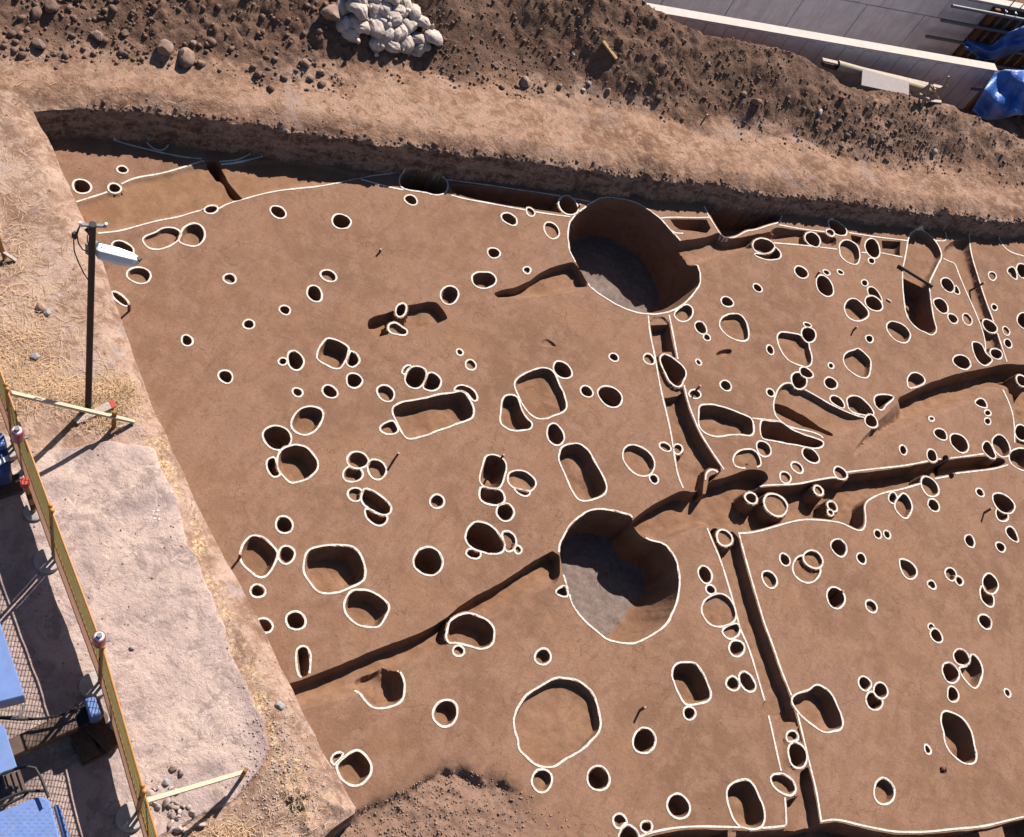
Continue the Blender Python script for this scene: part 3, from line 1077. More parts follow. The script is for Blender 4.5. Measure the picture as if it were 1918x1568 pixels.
BAULK = [(np.array(resample(G(p) if area(G(p)) > 0 else G(p)[::-1], .06)), z) for p, z in BAULK]

ROUGH = G(chaikin([(560, 1620), (655, 1530), (672, 1512), (700, 1506), (730, 1488), (770, 1473), (800, 1455), (835, 1440), (870, 1440), (930, 1455), (1000, 1490), (1080, 1540), (1150, 1600), (1100, 1700), (600, 1700)], 2))

# dig outline at the level of its top edge
WEST = G([(60, 197), (80, 232), (103, 275), (125, 328), (145, 378), (160, 408), (178, 445), (200, 505), (216, 556), (232, 605), (250, 655), (270, 706), (292, 765), (315, 815), (340, 870), (365, 925), (397, 990), (425, 1042), (452, 1090), (478, 1140), (503, 1190), (525, 1238), (548, 1282), (566, 1325), (588, 1362), (605, 1398), (632, 1440), (655, 1480), (671, 1508)], .75)
CORNER = G([(668, 1520), (650, 1532), (625, 1550), (600, 1575), (560, 1640), (500, 1800)], .75)
nx = np.arange(0, 34, .07)
qn = fbm(nx * .9, nx * 0, 3, 21) * .16 + fbm(nx * 5, nx * 0 + 3, 3, 22) * .07
qn = qn - .02
qn[:8] *= np.linspace(0, 1, 8)
NORTH = E0 + EU * nx[:, None] + EN * qn[:, None]
WESTR = resample(WEST, .08, False)
WESTR = WESTR + normals(WESTR, False) * (fbm(WESTR[:, 0] * 3, WESTR[:, 1] * 3, 3, 5) * .025)[:, None]
EX = np.vstack([NORTH[::-1], WESTR, CORNER, [[4, -6], [22, -6], [22, 34]]])
if area(EX) < 0:
    EX = EX[::-1]
PATHPOLY = G([(60, 860), (90, 845), (200, 832), (292, 842), (300, 868), (310, 900), (322, 925), (338, 965), (346, 1000), (350, 1020), (369, 1045), (380, 1085), (395, 1120), (408, 1160), (425, 1195), (440, 1240), (462, 1290), (490, 1350), (505, 1400), (480, 1450), (430, 1500), (300, 1568), (200, 1900), (-400, 1900), (-400, 900), (0, 885)], .75)
PATHPOLY = resample(PATHPOLY if area(PATHPOLY) > 0 else PATHPOLY[::-1], .06)
PATHPOLY = PATHPOLY + normals(PATHPOLY) * (fbm(PATHPOLY[:, 0] * 2.5, PATHPOLY[:, 1] * 2.5, 4, 161) * .06)[:, None]
SEAM = G([(285, 835), (298, 868), (320, 925), (345, 1000), (380, 1085), (408, 1160), (450, 1265), (500, 1370), (540, 1450), (560, 1520)], .75)


def U(s):
    return np.interp(s, [-4, 3, 8, 13, 26], [.75, .78, .74, .60, .58])


S_K = [-30, -4, 0, 4, 6, 9, 10.5, 12, 13.5, 15, 16.2, 19, 20.5, 24, 40]
Q_F = [1.3, .95, .75, .75, 1.7, 1.5, 1.45, 1.5, 1.4, 1.35, 1.2, 1.0, .9, .9, .9]
Q_C = [5, 5, 4.6, 4.6, 4.6, 4.4, 3.7, 3.25, 3.2, 3.15, 2.65, 2.55, 2.2, 1.9, 1.9]
Z_C = [2.1, 2.1, 2.2, 2.3, 2.3, 2.1, 1.85, 1.6, 1.55, 1.55, 1.38, 1.30, 1.02, .78, .6]


def upper_height(P):
    """level of the ground round the dig; returns h, spoil weight"""
    r = P - E0
    s = r @ EU
    q = r @ EN
    u = U(s)
    n1 = fbm(P[:, 0] * .8, P[:, 1] * .8, 4, 11)
    n2 = fbm(P[:, 0] * 3.5, P[:, 1] * 3.5, 4, 12)
    h = u + n1 * .05 + n2 * .016
    qf = np.interp(s, S_K, Q_F) + n1 * .6 + n2 * .2
    qc = np.interp(s, S_K, Q_C)
    zc = np.interp(s, S_K, Z_C)
    t = np.clip((q - qf) / np.maximum(qc - qf, .2), 0, 1)
    rise = (zc - u) * (.55 * t + .45 * sstep(t))
    amp = sstep((q - qf) / .8)
    soft_ = np.interp(s, [15, 17], [1, .45])
    big = fbm(P[:, 0] * .55, P[:, 1] * .55, 3, 31)
    h = h + rise + amp * (big * .20 * np.clip(t * 3, 0, 1) + n2 * .09)
    zone = amp * soft_
    m = amp > .02
    if m.any():
        x, y = P[m, 0], P[m, 1]
        dens = np.clip(.55 + fbm(x * .5, y * .5, 2, 44) * 1.1 + np.where(s[m] < 5, .35, 0), 0, 1.1)
        h[m] += soft_[m] * amp[m] * dens * (lumps(x, y, .30, 51) * .28 + lumps(x, y, .15, 52) * .45 + lumps(x, y, .085, 53) * .6)
    # behind the crest the heap runs down to the channel
    back = (s > 9.5)
    far = np.clip((q - qc) / .75, 0, 1)
    k = sstep((s - 9.5) / 1.2)
    h = h - back * k * far * (h - .15)
    ch = (s > 10.2) & (q > 4.02) & (q < 6.95)
    h = np.where(ch, -2.6, h)
    beyond = (s > 10.2) & (q >= 6.95)
    h = np.where(beyond, .95 + n2 * .05, h)
    zone = np.where(beyond, .6, zone)
    return h, zone


def west_bevel(P, d, h):
    """the left bank rounds off towards the cut"""
    r = P - E0
    q = r @ EN
    m = (q < .3) & (d > -.42)
    t = np.clip(1 + d / .42, 0, 1)
    return h - m * t ** 1.6 * (.17 + .04 * fbm(P[:, 0] * 4, P[:, 1] * 4, 3, 61))


def terrain(P, full=True):
    """height and colour weights of the ground at points P"""
    N = len(P)
    h = np.zeros(N)
    col = np.zeros((N, 3))
    d = np.full(N, 5.0)
    bb = near(P, EX, .1)
    # signed distance to the dig outline; only needed near it
    ins = inside(P, EX)
    d = pdist(P, EX)
    d = np.where(ins, d, -d)
    out = ~ins
    if out.any():
        ho, zo = upper_height(P[out])
        ho = west_bevel(P[out], d[out], ho)
        r = P[out] - E0
        q = r @ EN
        s = r @ EU
        ledge = np.clip(1 + d[out] / .5, 0, 1) * (q > -.1)
        ho = ho + ledge * fbm(P[out][:, 0] * 4, P[out][:, 1] * 4, 3, 71) * .06
        pp = P[out]
        ip = inside(pp, PATHPOLY)
        dp = pdist(pp, PATHPOLY)
        sd = np.where(ip, dp, -dp)
        ho = ho + .045 * sstep(sd / .03 + .5)
        pathw = np.clip(.5 + sd / .12, 0, 1)
        cw_ = np.clip(1.25 - np.hypot(pp[:, 0] - g1(575, 1505, .75)[0], pp[:, 1] - g1(575, 1505, .75)[1]) / .55, 0, 1)
        ho = ho + cw_ * (fbm(pp[:, 0] * 4, pp[:, 1] * 4, 4, 171) * .16 - .03 + lumps(pp[:, 0], pp[:, 1], .14, 172) * .5)
        ds = pdist(pp, SEAM, False)
        seam = np.clip(1 - ds / .38, 0, 1) ** .7 * (1 - pathw) * .85
        h[out] = ho
        col[out] = np.stack([zo, pathw, seam], 1)
    # floor
    ii = np.nonzero(ins)[0]
    Pi = P[ii]
    if len(ii):
        di = d[ii]
        r = Pi - E0
        q = r @ EN
        base = fbm(Pi[:, 0] * .35, Pi[:, 1] * .35, 3, 81) * .02
        hh = base.copy()
        cc = np.zeros((len(ii), 3))
        # rough disturbed ground at the bottom left
        k = near(Pi, ROUGH, .4)
        if len(k):
            sd = sdist(Pi[k], ROUGH)
            east = np.clip((Pi[k][:, 0] - g1(930, 1500)[0]) / 1.1, 0, 1)
            m = sstep(sd / (.16 + .5 * east) + .3 * (1 - east) + fbm(Pi[k][:, 0] * 4, Pi[k][:, 1] * 4, 3, 91) * .8) * (1 - .6 * east)
            x, y = Pi[k][:, 0], Pi[k][:, 1]
            hh[k] += m * (-.15 * (1 - east) + fbm(x * 1.2, y * 1.2, 3, 92) * .10 + fbm(x * 9, y * 9, 3, 93) * .035 + lumps(x, y, .11, 94) * .25 + lumps(x, y, .05, 95) * .3)
            cc[k, 1] = m
        for D in DITCH:
            k = near(Pi, D['poly'], .02)
            if not len(k):
                continue
            sd = sdist(Pi[k], D['poly'])
            k2 = sd > 0
            k = k[k2]
            sd = sd[k2]
            if not len(k):
                continue
            t = 1 - (1 - np.clip(sd / D['w'], 0, 1)) ** 1.8
            if 'softw' in D:
                t = t * sstep(pdist(Pi[k], D['softw'], False) / D['sw'])
            nz = fbm(Pi[k][:, 0] * 5, Pi[k][:, 1] * 5, 3, 101)
            dep = D['d'] * (1 + .12 * nz)
            hh[k] = np.minimum(hh[k], base[k] - dep * t) if D['d'] > .06 else hh[k] - dep * t
            cc[k, 0] = np.maximum(cc[k, 0], D['tint'] * np.clip(t, 0, 1))
        for poly, z in BAULK:
            k = near(Pi, poly, .1)
            if len(k):
                sd = sdist(Pi[k], poly)
                hh[k] = np.maximum(hh[k], z + np.minimum(0, sd) / .045 * .45)
        hh0 = hh.copy()
        for j, p in enumerate(PITS):
            k = near(Pi, p['ring'], .12)
            if not len(k):
                continue
            sd = sdist(Pi[k], p['hole'])
            if 'noring' not in p['fl'] and not any(a.startswith('arc') for a in p['fl']) and 'well' not in p['fl']:
                ped = np.where(sd > -.055, base[k], base[k] + (sd + .055) / .035 * .45)
                hh[k] = np.maximum(hh[k], np.minimum(ped, base[k]))
            m = sd > 0
            k = k[m]
            sd = sd[m]
            if not len(k):
                continue
            w = np.full(len(k), p['w'])
            if 'well' in p['fl']:
                v = Pi[k] - p['cw']
                ang = np.arctan2(v[:, 1], v[:, 0])
                w = .10 + .42 * np.clip(np.cos(ang - RAD(-15)), 0, 1) ** 1.5
            t = 1 - (1 - np.clip(sd / w, 0, 1)) ** 1.7
            nz = fbm(Pi[k][:, 0] * 6 + j, Pi[k][:, 1] * 6, 3, 111)
            nl = fbm(Pi[k][:, 0] * 2.2 + j * 3, Pi[k][:, 1] * 2.2, 2, 112)
            f = .05 if 'well' in p['fl'] else .38 if p['size'] > .6 else .25
            dep = p['depth'] * (1 + f * nl) + nz * .018
            hh[k] = np.minimum(hh[k], base[k] - dep * t)
            cc[k, 0] = np.maximum(cc[k, 0] * .3, .5)
            if 'well' in p['fl']:
                cc[k, 2] = np.maximum(cc[k, 2], sstep((sd / w - .9) * 6) * .9)
            else:
                cc[k, 2] = 0
        # the cut faces of the dig
        nw = fbm(Pi[:, 0] * 4, Pi[:, 1] * 4, 3, 121)
        nw2 = fbm(Pi[:, 0] * 11, Pi[:, 1] * 11, 2, 122)
        north = q > -.9
        ww = np.where(north, .12 + .06 * nw + .03 * nw2, .07)
        ww = np.maximum(ww, .04)
        m = di < ww * 1.02
        if m.any():
            pu, _ = upper_height(Pi[m])
            pu = west_bevel(Pi[m], -di[m] * 0, pu)
            t = np.clip(di[m] / ww[m], 0, 1)
            prof = np.where(north[m], 1 - t ** 1.25, 1 - sstep(t))
            hw = pu * prof
            hh[m] = np.maximum(hh[m], hw + np.where(north[m], nw2[m] * .03 * prof, 0))
        h[ii] = hh
        col[ii] = cc
    return h, col, d


# ------------------------------------------------------------------ triangulate the ground
def jitter_grid(x0, x1, y0, y1, s, keep=None):
    nx_, ny_ = int((x1 - x0) / s), int((y1 - y0) / s)
    gx, gy = np.meshgrid(np.arange(nx_), np.arange(ny_))
    P = np.stack([x0 + (gx.ravel() + .5 + rng.uniform(-.32, .32, gx.size)) * s, y0 + (gy.ravel() + .5 + rng.uniform(-.32, .32, gx.size)) * s], 1)
    return P


def seen(P, m=80, z=0.5):
    q = project(np.column_stack([P, np.full(len(P), z)]))
    fwd = ((np.column_stack([P, np.full(len(P), z)]) - [0, 0, CAMH]) @ RW)[:, 2] > 1
    return fwd & (q[:, 0] > -m) & (q[:, 0] < 1918 + m) & (q[:, 1] > -m) & (q[:, 1] < 1568 + m)


pts = []
P = jitter_grid(-14, 16, -2, 38, .11)
P = P[seen(P)]
dEX = np.where(inside(P, EX), 1, -1) * pdist(P, EX)
pts.append(P[(dEX > .3)])
# bank tops, finer
P = jitter_grid(-14, 16, -2, 38, .075)
P = P[seen(P)]
i_ = ~inside(P, EX)
P = P[i_]
q_ = (P - E0) @ EN
s_ = (P - E0) @ EU
pts.append(P[(q_ < 1.0) | (q_ > 7)])
P = jitter_grid(-16, 14, 8, 38, .045)
P = P[seen(P, 60, 1.2)]
q_ = (P - E0) @ EN
s_ = (P - E0) @ EU
qc_ = np.interp(s_, S_K, Q_C)
pts.append(P[(q_ >= 1.0) & (q_ <= np.minimum(qc_ + .9, 6.9))])
# the cut faces
P = jitter_grid(-11, 14, 3, 32, .035)
P = P[seen(P, 60)]
q_ = (P - E0) @ EN
P = P[(q_ > -.8) & (q_ < .3)]
d_ = np.where(inside(P, EX), 1, -1) * pdist(P, EX)
pts.append(P[(d_ > -.12) & (d_ < .42)])
P = WESTR
for o_ in (-.4, -.3, -.22, -.15, -.1, -.05, .02, .035, .05, .07, .12, .2, .3):
    pts.append(P + normals(P, False) * (o_ * (1 if inside(P[40:41] + normals(P, False)[40:41] * .3, EX)[0] else -1)))
# rough corner
P = jitter_grid(-2, 8, 1, 7, .035)
pts.append(P[inside(P, ROUGH) & seen(P)])
# pits and ditches
P = jitter_grid(-10, 14, 1, 30, .034)
P = P[seen(P)]
keep = np.zeros(len(P), bool)
for p in PITS:
    k = near(P, p['hole'], 0)
    if len(k):
        keep[k] |= inside(P[k], p['hole'])
pts.append(P[keep])
P = jitter_grid(-10, 14, 1, 30, .055)
P = P[seen(P)]
keep = np.zeros(len(P), bool)
for D in DITCH:
    k = near(P, D['poly'], 0)
    if len(k):
        keep[k] |= inside(P[k], D['poly'])
pts.append(P[keep])
# coarse surround out to the horizon
P = jitter_grid(-40, 44, -30, 60, 1.0)
pts.append(P[~seen(P, 60)])
for r in (60, 90, 140, 220):
    a = np.linspace(0, 2 * np.pi, 48, endpoint=False)
    pts.append(np.stack([r * np.cos(a), r * np.sin(a) + 10], 1))
verts = [np.vstack(pts)]
nv = len(verts[0])
edges = []


def constrain(poly, closed=True):
    global nv
    verts.append(poly)
    n = len(poly)
    for i in range(n if closed else n - 1):
        edges.append((nv + i, nv + (i + 1) % n))
    nv += n


constrain(EX)
pk = PATHPOLY[(seen(PATHPOLY))]
verts.append(offset(PATHPOLY, .018)[seen(PATHPOLY)]); nv += len(verts[-1])
verts.append(offset(PATHPOLY, -.018)[seen(PATHPOLY)]); nv += len(verts[-1])
verts.append(pk); nv += len(pk)
ck = jitter_grid(-1.5, 1.6, 2.8, 5, .035)
ck = ck[~inside(ck, EX) & (pdist(ck, EX) > .03)]
verts.append(ck); nv += len(ck)
for q0, s0, s1 in ((4.0, 10.2, 30), (4.04, 10.2, 30), (6.93, 10.2, 30), (6.97, 10.2, 30)):
    constrain(np.array([[*SQ(s, q0)[:2]] for s in np.arange(s0, s1, .4)]), False)
for D in DITCH:
    constrain(D['poly'])
    constrain(offset(D['poly'], -D['w'] * .55))
    constrain(offset(D['poly'], -D['w'] * 1.02))
for poly, z in BAULK:
    constrain(poly)
    constrain(offset(poly, .045))
for p in PITS:
    constrain(p['hole'])
    if 'well' in p['fl']:
        verts.append(offset(p['hole'], -.05)); nv += len(p['hole'])
        verts.append(offset(p['hole'], -.10)); nv += len(p['hole'])
    else:
        constrain(offset(p['hole'], -p['w'] * .45))
        constrain(offset(p['hole'], -p['w'] * 1.02))
    if 'noring' not in p['fl'] and 'well' not in p['fl']:
        verts.append(offset(p['hole'], .055)); nv += len(p['hole'])
        verts.append(offset(p['hole'], .09)); nv += len(p['hole'])
V2 = np.vstack(verts)
res = delaunay_2d_cdt([Vector(v) for v in V2.tolist()], edges, [], 0, 1e-5)
V2 = np.array([(v.x, v.y) for v in res[0]])
F = np.array(res[2], dtype=np.int64)
# evaluate heights in blocks
H = np.zeros(len(V2))
COL = np.zeros((len(V2), 3))
DEX = np.zeros(len(V2))
order = np.lexsort((np.floor(V2[:, 0] / 2), np.floor(V2[:, 1] / 2)))
H, COL, DEX = terrain(V2)

cen = V2[F].mean(1)
owner = np.full(len(F), -1)
cin = inside(cen, EX)
cd = np.where(cin, 1, -1) * pdist(cen, EX)
cq = (cen - E0) @ EN
cs = (cen - E0) @ EU
for j, D in enumerate(DITCH):
    k = near(cen, D['poly'], 0)
    k = k[inside(cen[k], D['poly'])]
    owner[k] = 1000 + j
for poly, z in BAULK:
    k = near(cen, poly, 0)
    k = k[inside(cen[k], poly)]
    owner[k] = -1
for j, p in enumerate(PITS):
    k = near(cen, p['ring'], .05)
    if 'noring' not in p['fl'] and 'well' not in p['fl']:
        o_ = offset(p['hole'], .055)
        kk = k[inside(cen[k], o_)]
        owner[kk] = -1
    k = k[inside(cen[k], p['hole'])]
    owner[k] = j
hw = H[F].max(1)
wall_t = cin & (cd < .32) & (hw > .10) & (owner < 0)
owner[~cin] = -1
wall_t = cin & (cd < .32) & (hw > .10)
owner[wall_t] = -2                                    # cut face
owner[(~cin) & (cq < .0)] = -3                        # west bank
owner[(~cin) & (cq >= .0)] = -4                       # north bank
qf_ = np.interp(cs, S_K, Q_F)
owner[(~cin) & (cq >= qf_ + .1) & (cq < 7)] = -5      # spoil heap
owner[np.abs(cen).max(1) > 42] = -6
owner[(cen[:, 1] < -3)] = -6


def sub_mesh(name, mask, mat, loc=(0, 0, 0), parent=None):
    f = F[mask]
    if not len(f):
        return None
    idx, inv = np.unique(f.ravel(), return_inverse=True)
    inv = inv.reshape(-1, 3)
    v = np.column_stack([V2[idx], H[idx]]) - np.array(loc)
    me = bpy.data.meshes.new(name)
    me.vertices.add(len(v))
    me.vertices.foreach_set('co', v.ravel())
    me.loops.add(inv.size)
    me.loops.foreach_set('vertex_index', inv.ravel().astype(np.int32))
    me.polygons.add(len(inv))
    me.polygons.foreach_set('loop_start', np.arange(0, inv.size, 3, dtype=np.int32))
    me.polygons.foreach_set('loop_total', np.full(len(inv), 3, dtype=np.int32))
    me.update(calc_edges=True)
    at = me.color_attributes.new('zone', 'FLOAT_COLOR', 'POINT')
    at.data.foreach_set('color', np.column_stack([COL[idx], np.ones(len(idx))]).ravel())
    me.shade_smooth()
    me.set_sharp_from_angle(angle=RAD(50))
    o = link_mesh(name, me, mat, parent)
    o.location = loc
    return o


a2 = V2[F]
ar = (a2[:, 1, 0] - a2[:, 0, 0]) * (a2[:, 2, 1] - a2[:, 0, 1]) - (a2[:, 2, 0] - a2[:, 0, 0]) * (a2[:, 1, 1] - a2[:, 0, 1])
F[ar < 0] = F[ar < 0][:, ::-1]
for nm, code, mt in (('excavation_floor', -1, M['floor']), ('cut_bank_face', -2, M['wall']), ('west_bank_ground', -3, M['upper']), ('north_bank_ground', -4, M['northsoil']), ('spoil_heap', -5, M['northsoil']), ('surrounding_ground', -6, M['upper'])):
    o = sub_mesh(nm, owner == code, mt)
    if o:
        tag(o, kind='structure')


def ground_z(pts):
    P = np.atleast_2d(np.array([[p[0], p[1]] for p in pts], float))
    return terrain(P)[0]


# ------------------------------------------------------------------ chalk ribbons
def ribbon(name, line, hw, parent, closed=True, keepf=None, loc=(0, 0, 0)):
    line = resample(line, .05, closed)
    n = normals(line, closed)
    wv = hw * (1 + .5 * fbm(line[:, 0] * 11, line[:, 1] * 11, 3, 131))
    A, B = line + n * wv[:, None], line - n * wv[:, None]
    allp = np.vstack([A, line, B])
    z, _, _ = terrain(allp)
    z = z + .007
    N = len(line)
    f = []
    keepm = np.ones(N, bool) if keepf is None else keepf(line)
    keepm = keepm & (z[N:2 * N] < .09)
    for i in range(N if closed else N - 1):
        j = (i + 1) % N
        if keepm[i] and keepm[j]:
            f += [(i, j, N + j, N + i), (N + i, N + j, 2 * N + j, 2 * N + i)]
    if not f:
        return None
    v = np.column_stack([allp, z]) - np.array(loc)
    me = bpy.data.meshes.new(name)
    me.from_pydata(v.tolist(), [], [tuple(reversed(q)) for q in f])
    me.validate()
    bm = bmesh.new(); bm.from_mesh(me)
    bmesh.ops.delete(bm, geom=[q for q in bm.verts if not q.link_faces], context='VERTS')
    for q in bm.faces:
        q.normal_update()
        if q.normal.z < 0:
            q.normal_flip()
    bm.to_mesh(me); bm.free()
    return link_mesh(name, me, M['chalk'], parent)


# ------------------------------------------------------------------ labels for the pits
LAND = [('the lamp post', (170, 560)), ('the upper well', (1165, 480)), ('the lower well', (1160, 1078)),
        ('the big shallow oval pit', (1043, 1352)), ('the unringed oblong hollow', (765, 597)),
        ('the long rectangular pit', (812, 778)), ('the large rounded square pit', (627, 1066)),
        ('the capsule shaped pit', (1090, 885)), ('the big pedestal ring', (1452, 946)),
        ('the long slanting grooved pit', (1530, 770)), ('the paddle shaped pit', (1725, 530)),
        ('the lobed black pit', (1796, 1382)), ('the folded trenchside pit', (1532, 1325)),
        ('the diamond shaped pit', (1691, 948)), ('the circle pair at right', (1512, 1062)),
        ('the left bank corner', (660, 1500)), ('the tilted square pit', (625, 662)),
        ('the pear shaped pit', (908, 1008)), ('the rounded rectangle pit', (1295, 1280))]
SPECIAL = {(1165, 480): 'upper well, huge round shaft with black shadow under the north bank',
           (1160, 1078): 'lower well, huge round shaft with a lit grey clay floor',
           (1043, 1352): 'big shallow oval pit with an evenly lit floor, lower centre',
           (765, 597): 'unringed oblong hollow with two small pits on its edges, left of centre',
           (812, 778): 'long rectangular pit with rounded corners and a small hole in its floor',
           (627, 1066): 'large rounded square pit, half in shadow, lower left',
           (1090, 885): 'capsule shaped pit slanting above the lower well',
           (1452, 946): 'big chalk ring on an earth pedestal standing in the cross trench',
           (1796, 1382): 'long lobed black pit near the lower right corner',
           (1532, 1325): 'folded looking pit with a ridge inside, beside the lower straight trench',
           (1691, 948): 'diamond shaped pit right of the cross trench bulge',
           (625, 662): 'tilted square pit with rounded corners and a black stepped shadow',
           (908, 1008): 'large black pear shaped pit above the diagonal ditch',
           (1295, 1280): 'rounded rectangle pit with a toothed shadow below the lower well',
           (1010, 738): 'broad leaf shaped pit with a lit floor, centre of the dig',
           (1043, 975): ''}
DIRS = ['right of', 'upper right of', 'above', 'upper left of', 'left of', 'lower left of', 'below', 'lower right of']
ORD = ['nearest', 'second nearest', 'third nearest', 'fourth nearest', 'fifth nearest', 'sixth nearest', 'seventh nearest', 'eighth nearest']


def pit_labels():
    cs_ = np.array([p['c'] for p in PITS])
    sz = np.array([p['size'] for p in PITS])
    names = {}
    for (x, y), t in SPECIAL.items():
        if t:
            d = np.hypot(cs_[:, 0] - x, cs_[:, 1] - y)
            j = int(np.argmin(d - sz * 10))
            if j not in names:
                names[j] = t
    rest = [j for j in range(len(PITS)) if j not in names]
    cand = {j: [] for j in rest}
    for li, (ln, (lx, ly)) in enumerate(LAND):
        v = cs_ - [lx, ly]
        ang = np.degrees(np.arctan2(-v[:, 1], v[:, 0])) % 360
        sec = ((ang + 22.5) // 45).astype(int) % 8
        dist = np.hypot(v[:, 0], v[:, 1])
        for k in range(8):
            js = sorted([j for j in rest if sec[j] == k], key=lambda j: dist[j])
            for r_, j in enumerate(js[:8]):
                cand[j].append((dist[j] + r_ * 45, r_, li, k))
    for j in rest:
        p = PITS[j]
        px = p['px']
        s_ = 'tiny' if sz[j] < .17 else 'small' if sz[j] < .28 else 'medium' if sz[j] < .5 else 'large'
        v = p['ring'] - p['cw']
        ev = np.linalg.eigvalsh(v.T @ v)
        shp = 'round' if ev[0] / ev[1] > .62 else 'oval' if ev[0] / ev[1] > .3 else 'elongated'
        dk = 'black' if p['k'] >= .85 else 'half shaded' if p['k'] > .45 else 'shallow'
        if cand[j]:
            _, r_, li, k = min(cand[j])
            names[j] = f"{s_} {shp} {dk} pit, {ORD[r_]} {DIRS[k]} {LAND[li][0]}"
        else:
            names[j] = f"{s_} {shp} {dk} pit at picture's edge, {'upper' if p['c'][1] < 700 else 'lower'} {'right' if p['c'][0] > 900 else 'left'}"
    # anything still shared gets its place in the frame
    seen_ = {}
    for j in sorted(names):
        if names[j] in seen_:
            names[j] += ', farther right'
        seen_[names[j]] = 1
    return names


PN = pit_labels()
for j, p in enumerate(PITS):
    big = 'well' in p['fl']
    loc = (float(p['cw'][0]), float(p['cw'][1]), 0.0)
    o = sub_mesh('well_shaft' if big else 'pit', owner == j, M['floor'], loc)
    if o is None:
        continue
    tag(o, PN[j], 'well' if big else 'pit', None if big else 'pits cut into the floor of the dig')
    if 'noring' in p['fl']:
        continue
    later = [q for q in PITS[j + 1:] if abs(q['cw'][0] - p['cw'][0]) < 3 and abs(q['cw'][1] - p['cw'][1]) < 3]
    arc = [a for a in p['fl'] if a.startswith('arc')]

    def keepf(line, later=later, p=p, arc=arc):
        m = np.ones(len(line), bool)
        for q in later:
            if 'noring' in q['fl']:
                continue
            m &= ~inside(line, q['hole'])
        if arc:
            z, _, _ = terrain(line + normals(line) * .05)
            m &= z > -.10
        m &= inside(line, offset(EX, -.01))
        if big_:
            z, _, _ = terrain(line + normals(line) * .06)
            m &= z > -.12
        return m
    big_ = big
    ribbon('chalk_outline', p['ring'], .0172 if p['c'][1] > 900 else .0155, o, True, keepf, loc)
for j, D in enumerate(DITCH):
    loc = (float(D['cw'][0]), float(D['cw'][1]), 0.0)
    o = sub_mesh(D['n'], owner == 1000 + j, M['floor'], loc)
    if o is None:
        continue
    tag(o, D['label'], D.get('cat', 'ditch'))
    D['o'] = o
    D['loc'] = loc

